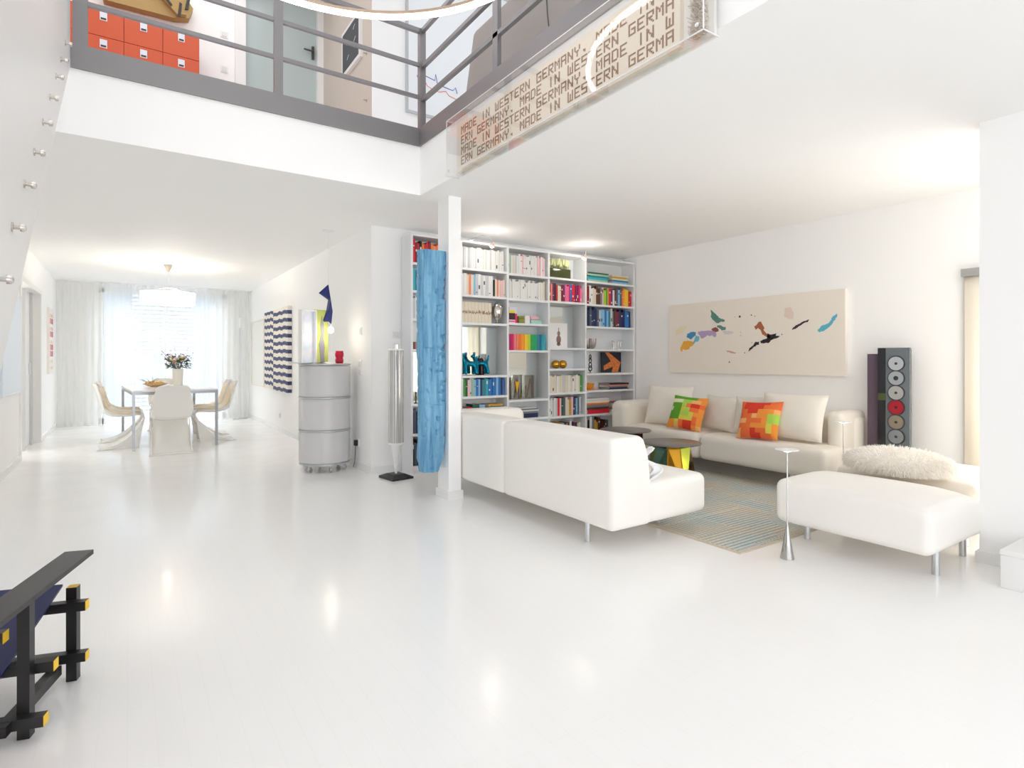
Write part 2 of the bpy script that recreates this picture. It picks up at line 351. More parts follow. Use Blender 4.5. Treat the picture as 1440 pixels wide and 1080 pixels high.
card = M('brown_cardboard', srgb(176, 148, 96), .75); bump(card, 50, .2, .01)
t = thing('folded_relief', 'brown folded relief with black bands above the orange cabinet', 'artwork', (0, 7.24, 4.84))
MB().prism([(-.2, -.02), (.42, .0), (.56, .04), (.60, .16), (.5, .3), (-.3, .42)], 0, .10, Matrix.Rotation(R(90), 4, 'X') @ Matrix.Scale(1, 4)).build('panel', card, t, smooth=False)
MB().prism([(.18, .28), (.44, .02), (.53, .04), (.30, .32)], .10, .16, Matrix.Rotation(R(90), 4, 'X')).build('fold', card, t, smooth=False)
MB().prism([(.45, .0), (.475, .0), (.49, .14), (.465, .15)], .16, .17, Matrix.Rotation(R(90), 4, 'X')).prism([(.2, .3), (.22, .31), (.40, .10), (.385, .08)], .16, .17, Matrix.Rotation(R(90), 4, 'X')).prism([(.52, .12), (.55, .13), (.57, .24), (.54, .24)], .10, .115, Matrix.Rotation(R(90), 4, 'X')).build('band', black_m, t, smooth=False)
def switch(x, y, z, face, label, gang=1, group=None):
    t = thing('light_switch', label, 'switch', (x, y, z), {'-Y': 0, '-X': -90, '+X': 90}[face], group)
    MB().rbox(-.04, .04, -.010, 0, -.04 * gang, .04 * gang, .004, 2).build('plate', trim_m, t)
    for g in range(gang):
        zc = (g - (gang - 1) / 2) * .08; MB().rbox(-.026, .026, -.016, -.010, zc - .026, zc + .026, .003, 2).build('rocker', M('switch_rocker', (.78, .78, .78), .3), t)
    return t
switch(.92, 7.25, 4.87, '-Y', 'upper white light switch on the gallery wall left of the glass door')
switch(.92, 7.25, 4.47, '-Y', 'lower white light switch on the gallery wall left of the glass door')
t = thing('framed_picture', 'dark picture in a white frame on the beige gallery wall', 'picture', (2.03, 6.08, 4.55))
MB().box(-.03, 0, -.30, .30, -.25, .25).build('frame', white_m, t, smooth=False)
m = MB().box(-.033, -.03, -.26, .26, -.21, .21); m.build('picture_sheet', M('slate_print', srgb(58, 60, 68), .4), t, smooth=False)
m = MB()
for (y, z) in ((-.1, .12), (.12, .05), (-.12, -.02), (.1, -.12)): m.bar((-.035, y, z), (-.035, y - .06, z + .03), .002, .008)
m.build('white_marks', white_m, t, smooth=False)
for i, (y, z) in enumerate(((5.66, 4.28), (5.66, 3.80))):
    t = thing('wall_hook', ('small brass hook on the beige gallery wall, the upper one', 'small brass hook on the beige gallery wall, the lower one')[i], 'hook', (2.03, y, z))
    T = Matrix.Rotation(R(-90), 4, 'Y'); MB().lathe([(.016, 0), (.016, .004), (.005, .005), (.005, .025), (.009, .03), (.004, .036)], 12, T).build('peg', M('brass', (.6, .5, .35), .3, 1), t)
# line drawing in a thin frame
t = thing('framed_drawing', 'large white drawing with red and blue lines in thin grey frame', 'picture', (2.386, 5.5, 3.71))
fg = M('grey_frame', srgb(190, 193, 196), .4)
MB().box(0, .022, -.03, 0, 0, 1.6).box(1.28, 1.302, -.03, 0, 0, 1.6).box(.022, 1.28, -.03, 0, 0, .022).box(.022, 1.28, -.03, 0, 1.578, 1.6).build('frame', fg, t, smooth=False)
MB().box(.022, 1.28, -.012, 0, .022, 1.578).build('sheet', M('drawing_paper', srgb(238, 242, 246), .6), t, smooth=False)
m = MB(); pts = [(.12, .40), (.18, .45), (.24, .33), (.30, .31), (.38, .30), (.46, .33), (.50, .29), (.62, .27), (.74, .31)]
m.tube([(x, -.014, z) for x, z in pts], .003, 5); m.build('red_line', M('red_ink', srgb(222, 60, 60), .5), t)
m = MB(); m.tube([(x, -.014, z + .03) for x, z in ((.14, .46), (.13, .36), (.22, .40), (.33, .38), (.34, .45), (.36, .36), (.44, .34), (.55, .33), (.58, .37), (.60, .31))], .004, 5); m.build('blue_line', M('blue_ink', srgb(70, 92, 190), .5), t)
# grey upholstered sofa on the gallery, seen from behind
grey_f = M('grey_felt', srgb(176, 170, 166), .85); bump(grey_f, 400, .2, .002)
t = thing('sofa', 'grey upholstered sofa on the gallery behind the steel railing', 'sofa', (2.3, 3.6, 2.982))
MB().rbox(.1, .3, -2.2, .74, .05, .93, .06, 4, lambda x, y, z: (x, y - (.30 * max(0, z - .3) if y > 0 else 0) * min(1, max(0, y) / .5), z)).build('back', grey_f, t)
MB().rbox(.3, 1.1, -2.2, .55, .05, .45, .06, 3).build('seat', grey_f, t)
MB().rbox(.3, 1.1, .3, .52, .45, .66, .06, 3).build('arm', grey_f, t)
MB().tube([(.098, -.48, .98), (.0955, -.47, .8), (.0965, -.49, .55), (.0975, -.53, .3)], .004, 6).build('seam', M('dark_seam', (.12, .12, .12), .7), t)
for y in (-2.1, .3):
    for x in (.2, 1.0): MB().box(x - .02, x + .02, y - .02, y + .02, 0, .06).build('leg', satin_m, t)

# ------------------------------------------------------------------ lettered artwork in an acrylic box
GL = {'M': '10001 11011 10101 10101 10001 10001 10001', 'A': '11111 10001 10001 11111 10001 10001 10001', 'D': '11110 10001 10001 10001 10001 10001 11110',
      'E': '11111 10000 10000 11110 10000 10000 11111', 'I': '010 010 010 010 010 010 010', 'N': '10001 11001 11001 10101 10011 10011 10001',
      'W': '10001 10001 10101 10101 10101 10101 11111', 'S': '11111 10000 10000 11111 00001 00001 11111', 'T': '11111 00100 00100 00100 00100 00100 00100',
      'R': '11111 10001 10001 11110 10100 10010 10001', 'G': '11111 10000 10000 10111 10001 10001 11111', 'Y': '10001 10001 10001 01110 00100 00100 00100', ',': '00 00 00 00 00 11 01'}
X0, X1, Y0, Y1, Z0, Z1 = 1.875, 1.972, 1.43, 3.60, 2.447, 2.835
t = thing('wall_artwork', 'long beige knitted lettering artwork in an acrylic box on the gallery fascia', 'artwork', (X0, (Y0 + Y1) / 2, Z0))
ox, oy, oz = t.location
a = MB()
for (x0, x1, y0, y1, z0, z1) in ((X0, X0 + .004, Y0, Y1, Z0, Z1), (X0 + .004, X1, Y0, Y0 + .004, Z0, Z1), (X0 + .004, X1, Y1 - .004, Y1, Z0, Z1), (X0 + .004, X1, Y0, Y1, Z0, Z0 + .004), (X0 + .004, X1, Y0, Y1, Z1 - .004, Z1)):
    a.box(x0 - ox, x1 - ox, y0 - oy, y1 - oy, z0 - oz, z1 - oz)
a.build('acrylic_cover', clear_m, t, smooth=False)
edge = M('acrylic_edge', srgb(236, 236, 238), .2)
e = MB(); q = .0022
for y in (Y0, Y1):
    for z in (Z0, Z1): e.box(X0 - ox, X1 - ox, y - oy - q, y - oy + q, z - oz - q, z - oz + q)
for z in (Z0, Z1): e.box(X0 - ox - q, X0 - ox + q, Y0 - oy, Y1 - oy, z - oz - q, z - oz + q)
for y in (Y0, Y1): e.box(X0 - ox - q, X0 - ox + q, y - oy - q, y - oy + q, Z0 - oz, Z1 - oz)
e.build('cover_edges', edge, t, smooth=False)
knit = M('beige_knit', srgb(240, 229, 213), .85); bump(knit, 350, .3, .003); knit2 = M('knit_backing', srgb(238, 236, 232), .7)
MB().box(1.955 - ox, X1 - ox, Y0 + .01 - oy, Y1 - .01 - oy, Z0 + .008 - oz, Z1 - .008 - oz).build('backing', knit2, t, smooth=False)
MB().box(1.93 - ox, 1.955 - ox, 1.59 - oy, 3.55 - oy, 2.468 - oz, 2.80 - oz).build('knitted_panel', knit, t, smooth=False)
rows = ['MADE IN WESTERN GERMANY, MADE IN W', 'ERN GERMANY, MADE IN WESTERN GERMA', 'MADE IN WESTERN GERMANY, MADE IN W', 'ERN GERMANY, MADE IN WESTERN GERMA']
lm = MB(); ya, yb = 3.49, 1.615; pitch = (ya - yb) / 34.0
for r_, row in enumerate(rows):
    zt = 2.772 - r_ * .071; ph = .056 / 7
    for i, ch in enumerate(row):
        if ch == ' ': continue
        g = GL[ch].split(); n = len(g[0]); pw = pitch * .8 / 5; yc = ya - i * pitch - (pitch * .8 - n * pw) / 2 - .004
        for k, line in enumerate(g):
            j = 0
            while j < n:
                if line[j] == '1':
                    j2 = j
                    while j2 < n and line[j2] == '1': j2 += 1
                    lm.box(1.9285 - ox, 1.93 - ox, yc - j2 * pw - oy, yc - j * pw - oy, zt - (k + 1) * ph - oz, zt - k * ph - oz); j = j2
                else: j += 1
lm.build('lettering', M('brown_yarn', srgb(150, 118, 92), .9), t, smooth=False)
fz = MB(); rr = random.Random(3)
for k in range(420):
    y = 1.50 + rr.uniform(-.035, .04); z = rr.uniform(2.47, 2.79); a_ = rr.uniform(0, 6.28)
    fz.tube([(1.952 - ox, y - oy, z - oz), (1.94 - rr.uniform(0, .02) - ox, y + .014 * math.cos(a_) - oy, z + .014 * math.sin(a_) - oz)], .0022, 4)
fo = fz.build('loose_yarn', M('off_white_yarn', srgb(214, 204, 190), .9), t); fo['kind'] = 'stuff'
for y in (Y0 + .03, Y1 - .03): MB().lathe([(.009, 0), (.009, .003), (.004, .005)], 12, Matrix.Translation((X0 - ox, y - oy, .03)) @ Matrix.Rotation(R(-90), 4, 'Y')).build('screw', satin_m, t)

# ------------------------------------------------------------------ ring lamp
RC, RR, RZ = Vector((.655, 2.085, 2.97)), .928, 2.97
t = thing('ring_lamp', 'large glowing ring lamp hanging in the double-height space', 'lamp', RC)
def torus(w0, w1, z0, z1, n=96):
    m = MB(); P = []
    for i in range(n + 1):
        a = 2 * math.pi * i / n; c, s = math.cos(a), math.sin(a)
        P.append([(w * c, w * s, z) for w, z in ((w0, z0), (w1, z0), (w1, z1), (w0, z1), (w0, z0))])
    m.grid(P); return m
torus(RR - .012, RR + .012, -.012, .006).build('light_tube', emit('warm_white_tube', (1, .96, .9), 4), t)
torus(RR - .014, RR + .014, .006, .022).build('metal_ring', M('rose_steel', srgb(196, 170, 150), .3, .8), t)
for a in (200, 270, 340):
    MB().tube([(RR * math.cos(R(a)), RR * math.sin(R(a)), .02), (RR * .1 * math.cos(R(a)), RR * .1 * math.sin(R(a)), 2.6)], .0012, 5).build('cable', satin_m, t)
MB().lathe([(.12, 2.6), (.12, 2.63)], 32).build('canopy', white_m, t)

# ------------------------------------------------------------------ seating
def sofa_leg(m, x, y, z0, z1):
    m.lathe([(.018, z0), (.018, z1)], 16, None, True, 0, 360, (x, y)); return m
def soft(seed, amp=.004):
    g = random.Random(seed); a, b, c = g.uniform(0, 6), g.uniform(0, 6), g.uniform(0, 6)
    return lambda x, y, z: amp * (math.sin(3.1 * x + a) + math.sin(4.3 * y + b) + .5 * math.sin(9 * (x + y) + c))
def crown(x0, x1, y0, y1, zt, amp):
    # upholstered top: slightly domed
    def fn(x, y, z):
        u = max(0, 1 - ((2 * x - x0 - x1) / (x1 - x0)) ** 2); v = max(0, 1 - ((2 * y - y0 - y1) / (y1 - y0)) ** 2)
        k = max(0, (z - zt + .12) / .12); return (x, y, z + amp * k * (u * v) ** .5)
    return fn
seam_m = M('piping_cream', srgb(206, 200, 190), .7)
# sofa with its back to the camera
t = thing('sofa', 'white leather sofa seen from behind, right of the white column', 'sofa', (2.31, 2.39, 0))
def backfn(x, y, z):
    if z > .38 and x > .1: x -= ((z - .38) * .10 + 1.6 * max(0, z - .52) ** 2) * min(1, (x - .1) / .15)
    return (x, y, z)
for nm, y0, y1 in (('back', 0, 1.145), ('back', 1.15, 1.96)):
    MB().rbox(0, .34, y0, y1, .145, .69, .034, 4, backfn).build(nm, leather_m, t)
MB().rbox(.27, .865, 0, 1.145, .145, .40, .05, 4, crown(.27, .865, 0, 1.145, .40, .012)).build('seat', leather_m, t)
MB().rbox(.27, .865, 1.15, 2.0, .145, .40, .05, 4, crown(.27, .865, 1.15, 2.0, .40, .012)).build('seat', leather_m, t)
MB().rbox(0, .80, 1.965, 2.25, .145, .695, .07, 4).build('armrest', leather_m, t)
for x, y, z0 in ((.1, .32, 0), (.1, 2.05, 0), (.75, .32, .012), (.72, 2.05, .012)):
    m = sofa_leg(MB(), x, y, z0, .15); m.build('leg', satin_m, t)
# crumpled throw on it
def crumple(w, h, n, seed, amp):
    g = random.Random(seed); ph = [(g.uniform(4, 14), g.uniform(4, 14), g.uniform(0, 6)) for _ in range(5)]; P = []
    for i in range(n + 1):
        row = []
        for j in range(n + 1):
            u, v = i / n - .5, j / n - .5
            d = sum(math.sin(a * u + b * v + c) for a, b, c in ph) * amp
            row.append((u * w, d + .03 * math.sin(9 * v), v * h))
        P.append(row)
    return P
m = MB(); P = crumple(.15, .19, 22, 5, .012)
m.grid([[(x * .6 + .03 * math.sin(z * 30), y, z + .095) for x, y, z in r_] for r_ in P])
o = m.build('throw_blanket', M('white_throw', srgb(240, 240, 242), .8)); solid(o, .008); o.location = (2.695, 2.45, .405); o.rotation_euler = (R(-6), 0, R(72))
tag(o, 'small crumpled white throw on the near end of the white sofa', 'blanket')

# sofa along the painting wall
t = thing('sofa', 'cream sofa along the wall below the long abstract painting', 'sofa', (4.74, 2.42, 0))
MB().rbox(0, .50, 0, 1.27, .145, .40, .06, 4, crown(0, .5, 0, 1.27, .4, .01)).build('seat', cream_m, t)
MB().rbox(0, .50, 1.275, 2.30, .145, .40, .06, 4, crown(0, .5, 1.275, 2.3, .4, .01)).build('seat', cream_m, t)
MB().rbox(.49, .77, 0, 2.55, .145, .655, .07, 4).build('back', cream_m, t)
MB().rbox(.02, .66, 2.27, 2.55, .15, .66, .085, 4).build('armrest', cream_m, t)
MB().rbox(.30, .76, 0.02, .16, .16, .70, .06, 4).build('armrest', cream_m, t)
MB().tube([(.70, .018, .2), (.70, .018, .64)], .004, 6).build('piping', M('warm_piping', srgb(220, 205, 178), .7), t)
for x, y in ((.1, .35), (.1, 2.2), (.66, .35), (.66, 2.2)): sofa_leg(MB(), x, y, 0 if x > .5 else .012, .15).build('leg', satin_m, t)

# daybed units
t = thing('ottoman', 'large square white leather ottoman in front, on steel legs', 'ottoman', (3.33, 1.18, 0))
def of(x, y, z):
    u = max(0, 1 - ((x - .42) / .44) ** 2); v = max(0, 1 - ((y - .42) / .44) ** 2)
    k = max(0, (z - .145) / .26); z -= k * (.075 * max(0, (x - .35) / .48) ** 2 + .03 * max(0, (.25 - y) / .25) ** 2)
    return (x, y, z + k * .02 * math.sqrt(u * v))
MB().rbox(0, .83, 0, .84, .145, .405, .05, 5, of, None, 10).build('cushion', leather_m, t)
for x, y in ((.25, .07), (.28, .78), (.72, .1), (.72, .76)): sofa_leg(MB(), x, y, 0, .16).build('leg', satin_m, t)
t = thing('ottoman', 'ottoman behind the large white one, its shade painted cream, under the fur cushion', 'ottoman', (4.18, 1.24, 0))
MB().rbox(0, .82, 0, .84, .145, .40, .06, 4).build('cushion', cream_m, t)  # cream puts the shade on this seat into its colour
for x, y in ((.1, .1), (.1, .74), (.72, .1), (.72, .74)): sofa_leg(MB(), x, y, 0, .16).build('leg', satin_m, t)

# fur cushion
g = random.Random(11); m = MB(); rx, ry, rz = .18, .285, .078
m.ball((0, 0, rz), (rx * .95, ry * .95, rz * .9), 24)
core = len(m.f)
for k in range(7500):
    th = g.uniform(0, 2 * math.pi); cz = g.uniform(-.75, 1); sr = math.sqrt(1 - cz * cz)
    n_ = Vector((sr * math.cos(th), sr * math.sin(th), cz)); p = Vector((n_.x * rx, n_.y * ry, n_.z * rz + rz)) * .98
    d = (n_ * Vector((1, 1, 1)) + Vector((g.uniform(-.6, .6), g.uniform(-.6, .6), g.uniform(-.7, .4)))).normalized()
    L = g.uniform(.025, .055); s_ = d.cross(Vector((g.random(), g.random(), g.random()))).normalized() * .0022
    q1 = p + d * L * .55; q2 = p + d * L + Vector((0, 0, -.012))
    if q2.z < .002: q2.z = .002
    if q1.z < .002: q1.z = .002
    m.add([p - s_, p + s_, q1 + s_ * .7, q1 - s_ * .7, q2], [(0, 1, 2, 3), (3, 2, 4)])
fur_m = M('white_fur', srgb(250, 247, 242), .9)
o = m.build('fur_cushion', fur_m); o.location = (4.14, 1.66, .405); o.rotation_euler = (0, 0, R(14))
tag(o, 'fluffy white long-haired fur cushion lying on the ottomans', 'cushion')

# pillows
def pillow(w, h, th, mats, cells=None, n=24, seed=0):
    g = random.Random(seed); a, b_ = g.uniform(0, 6), g.uniform(0, 6); m = MB(); P = {}
    for side in (1, -1):
        rows_ = []
        for i in range(n + 1):
            r_ = []
            for j in range(n + 1):
                u, v = 2 * i / n - 1, 2 * j / n - 1
                e = ((1 - abs(u) ** 2.6) * (1 - abs(v) ** 2.6)) ** .55 if abs(u) < 1 and abs(v) < 1 else 0
                pull = 1 - .06 * ((1 - v * v) if abs(u) > .5 else (1 - v * v) * (u * u) * 4) * (u * u)
                pv = 1 - .06 * (1 - u * u) * (v * v)
                wr = .006 * math.sin(7 * u + a) * math.sin(6 * v + b_) * e
                r_.append((u * w / 2 * pull, side * (th / 2 * e + wr * .6) , (v * h / 2 * pv) + h / 2))
            rows_.append(r_)
        base = len(m.v); m.v += [p for r_ in rows_ for p in r_]
        for i in range(n):
            for j in range(n):
                q = (base + i * (n + 1) + j, base + (i + 1) * (n + 1) + j, base + (i + 1) * (n + 1) + j + 1, base + i * (n + 1) + j + 1)
                m.f.append(q if side < 0 else tuple(reversed(q)))
                k = 0
                if cells:
                    R_, C_ = len(cells), len(cells[0]); k = cells[R_ - 1 - min(R_ - 1, int(j * R_ / n))][min(C_ - 1, int(i * C_ / n))]
                m.mi.append(k)
    return m
def put_pillow(label, x, y, z, rz, tilt, w, h, th, mats, cells=None, seed=0, roll=0, name='cushion', group=None):
    o = pillow(w, h, th, mats, cells, 24, seed).build(name, mats, ang=1.2); o.location = (x, y, z); o.rotation_euler = (R(tilt), R(roll), R(rz)); o.rotation_mode = 'XYZ'
    return tag(o, label, 'cushion', group)
cr2 = M('cream_linen', srgb(236, 230, 220), .85); bump(cr2, 260, .25, .003); cr3 = M('greige_linen', srgb(222, 216, 206), .85); bump(cr3, 260, .25, .003)
# local +Y of a pillow is its back; turned so that the front looks at -X
put_pillow('large cream cushion at the far left end of the cream sofa', 4.99, 4.31, .418, -84, -14, .58, .44, .17, cr2, None, 1)
put_pillow('smaller greige cushion right of the green patchwork one', 5.03, 3.68, .418, -96, -16, .44, .36, .14, cr3, None, 2, 2)
put_pillow('greige cushion behind the orange patchwork one', 5.03, 3.25, .418, -84, -16, .46, .38, .14, cr3, None, 3, -2)
put_pillow('large cream cushion at the near right end of the cream sofa', 4.94, 2.86, .425, -88, -18, .60, .43, .19, cr2, None, 4)
pal = {'g': (92, 158, 38), 'l': (172, 208, 84), 'y': (214, 204, 80), 'o': (240, 150, 60), 'O': (236, 112, 56), 'r': (216, 56, 34), 'p': (244, 178, 110), 'w': (226, 230, 190)}
keys = list(pal); pm_ = []
for k in keys:
    mm = M('patch_' + k, srgb(*pal[k]), .85); bump(mm, 300, .25, .003); pm_.append(mm)
ce = lambda rows_: [[keys.index(c) for c in r_] for r_ in rows_]
put_pillow('green and orange patchwork cushion', 4.80, 3.92, .415, -82, -24, .40, .37, .12, pm_,
           ce(['ggggggoo', 'wwwllppo', 'ggglOrrO', 'wggylOOo', 'gggllyoo', 'gggyyyOo', 'ooyOrrOo', 'oopOrrop']), 5, 3)
put_pillow('orange and red patchwork cushion with a small green square', 4.78, 3.07, .415, -86, -24, .40, .37, .12, pm_,
           ce(['OrrrrrOO', 'OrrrrOOO', 'OOrrooop', 'OOOpooll', 'ppOOOoll', 'OOOoooyo', 'pOOrOOyo', 'pOOrrOOo']), 6, -3)

# ------------------------------------------------------------------ rug
rug_m = M('patterned_rug', (.5, .52, .5), .95)
def _rug():
    nt, b = nodes(rug_m); L = nt.links.new; N = nt.nodes.new
    tc = N('ShaderNodeTexCoord'); ch = N('ShaderNodeTexVoronoi'); ch.distance = 'CHEBYCHEV'; ch.inputs['Scale'].default_value = 2.1; ch.inputs['Randomness'].default_value = .7
    sep = N('ShaderNodeSeparateColor'); L(tc.outputs['Object'], ch.inputs['Vector']); L(ch.outputs['Color'], sep.inputs[0])
    def wave(d):
        w = N('ShaderNodeTexWave'); w.wave_type = 'BANDS'; w.bands_direction = d; w.inputs['Scale'].default_value = 9; w.inputs['Distortion'].default_value = .4; w.inputs['Detail'].default_value = 3; w.inputs['Detail Scale'].default_value = 6
        L(tc.outputs['Object'], w.inputs['Vector']); return w
    wx, wy = wave('X'), wave('Y'); gt = N('ShaderNodeMath'); gt.operation = 'GREATER_THAN'; gt.inputs[1].default_value = .5; L(sep.outputs[0], gt.inputs[0])
    mx = N('ShaderNodeMix'); mx.data_type = 'FLOAT'; L(gt.outputs[0], mx.inputs['Factor']); L(wx.outputs['Fac'], mx.inputs[2]); L(wy.outputs['Fac'], mx.inputs[3])
    no = N('ShaderNodeTexNoise'); no.inputs['Scale'].default_value = 2.6; no.inputs['Detail'].default_value = 4; L(tc.outputs['Object'], no.inputs['Vector'])
    r1 = N('ShaderNodeValToRGB'); e = r1.color_ramp.elements; e[0].position = .36; e[0].color = (*srgb(150, 176, 182), 1); e[1].position = .66; e[1].color = (*srgb(196, 176, 150), 1)
    q = r1.color_ramp.elements.new(.5); q.color = (*srgb(180, 180, 168), 1); L(no.outputs['Fac'], r1.inputs[0])
    lt = N('ShaderNodeMix'); lt.data_type = 'RGBA'; lt.blend_type = 'MIX'; L(r1.outputs[0], lt.inputs[6]); lt.inputs[7].default_value = (*srgb(232, 230, 222), 1)
    mr = N('ShaderNodeMapRange'); mr.inputs['From Min'].default_value = .35; mr.inputs['From Max'].default_value = .8; mr.inputs['To Max'].default_value = .75; L(mx.outputs[0], mr.inputs['Value']); L(mr.outputs[0], lt.inputs[0])
    n2 = N('ShaderNodeTexNoise'); n2.inputs['Scale'].default_value = 120; L(tc.outputs['Object'], n2.inputs['Vector'])
    m3 = N('ShaderNodeMix'); m3.data_type = 'RGBA'; m3.blend_type = 'MULTIPLY'; m3.inputs[0].default_value = .32; L(lt.outputs[2], m3.inputs[6])
    rr_ = N('ShaderNodeValToRGB'); rr_.color_ramp.elements[0].position = .3; rr_.color_ramp.elements[1].position = .6; L(n2.outputs['Fac'], rr_.inputs[0]); L(rr_.outputs[0], m3.inputs[7]); L(m3.outputs[2], b.inputs['Base Color'])
_rug()
t = thing('rug', 'blue-grey and beige patterned rug with fine line blocks between the sofas', 'rug', (2.99, 2.02, 0))
MB().box(0, 1.95, 0, 2.5, 0, .01).build('pile', rug_m, t, smooth=False)
bm2 = MB().box(-.001, 1.95, -.001, .011, .0, .0105).box(-.001, .011, .011, 2.5, .0, .0105).box(.03, 1.95, .03, .036, .01, .0105).box(.03, .036, .036, 2.5, .01, .0105)
bm2.build('border', M('rug_border', srgb(206, 192, 172), .9), t, smooth=False)
ln = MB()
for x, y0, y1 in ((.42, .4, 1.5), (.78, .9, 2.3), (1.2, .15, 1.0), (.95, .1, .9)): ln.box(x, x + .007, y0, y1, .01, .0105)
for y, x0, x1 in ((.62, .04, .9), (1.15, .2, 1.3), (1.7, .5, 1.6)): ln.box(x0, x1, y, y + .007, .0105, .011)
ln.build('pale_lines', M('rug_pale', srgb(226, 218, 200), .9), t, smooth=False)

# ------------------------------------------------------------------ glass coffee tables on folded mirror-metal bases
def coffee_table(label, x, y, r, h, base_mats, rz):
    t = thing('coffee_table', label, 'table', (x, y, .0105), rz)
    MB().lathe([(r - .003, h - .012), (r, h - .009), (r, h - .002), (r - .003, h)], 64).build('table_top', M('smoked_glass', srgb(112, 106, 102), .3, .0), t)
    n = 9; cols = 0
    ang = [360 * i / n for i in range(n)]
    for i in range(n):
        a0, a1 = R(ang[i]), R(ang[(i + 1) % n]); rt0, rt1 = (r * .68, r * .60) if i % 2 else (r * .60, r * .68); rb0, rb1 = (r * .72, r * .98) if i % 2 else (r * .98, r * .72)
        m = MB(); q = [(rb0 * math.cos(a0), rb0 * math.sin(a0), .0), (rb1 * math.cos(a1), rb1 * math.sin(a1), .0), (rt1 * math.cos(a1), rt1 * math.sin(a1), h - .013), (rt0 * math.cos(a0), rt0 * math.sin(a0), h - .013)]
        q2 = [(p[0] * .97, p[1] * .97, p[2]) for p in q]
        m.add(q + q2, [(0, 1, 2, 3), (7, 6, 5, 4), (0, 4, 5, 1), (1, 5, 6, 2), (2, 6, 7, 3), (3, 7, 4, 0)])
        m.build('base_facet', base_mats[i % len(base_mats)], t, smooth=False)
    return t
ir1 = M('iridescent_gold', srgb(168, 122, 40), .14, 1); ir2 = M('iridescent_green', srgb(92, 98, 34), .14, 1); ir3 = M('iridescent_teal', srgb(70, 96, 86), .08, 1)
ib1 = M('iridescent_blue', srgb(56, 78, 104), .08, 1); ib2 = M('iridescent_dark', srgb(60, 52, 66), .08, 1); ib3 = M('iridescent_sky', srgb(120, 160, 200), .08, 1)
coffee_table('round smoked-glass coffee table on a folded green and gold mirror base', 3.97, 3.37, .257, .41, [ir1, ir2, ir1, ir2, ir3, ir1, ir2, ir1, ir2], 10)
coffee_table('round smoked-glass coffee table on a folded dark blue mirror base', 4.28, 4.23, .262, .41, [ib1, ib2, ib1, ib3, ib2], 25)

# ------------------------------------------------------------------ cone lamps
def cone_lamp(label, x, y, z, h=.63):
    t = thing('table_lamp', label, 'lamp', (x, y, z))
    MB().lathe([(.0375, 0), (.0375, .004), (.022, .09), (.008, .185), (.004, .2)], 40).build('base', M('shaded_chrome', (.5, .49, .48), .18, 1), t)
    MB().lathe([(.0038, .195), (.0038, h - .012)], 12).build('pole', M('pale_steel', (.75, .75, .77), .25, .9), t)
    MB().lathe([(.004, h - .018), (.03, h - .008), (.063, h - .004), (.063, h)], 48).build('shade', white_m, t)
    MB().lathe([(.008, h - .017), (.028, h - .0095)], 24, cap=False).build('light_disc', emit('lamp_glow', (1, .95, .88), 2), t)
cone_lamp('slender cone-based lamp with flat white disc beside the rug corner', 3.157, 1.831, 0)
cone_lamp('slender lamp with flat white disc at the end of the cream sofa', 4.85, 2.335, .0112, .63)

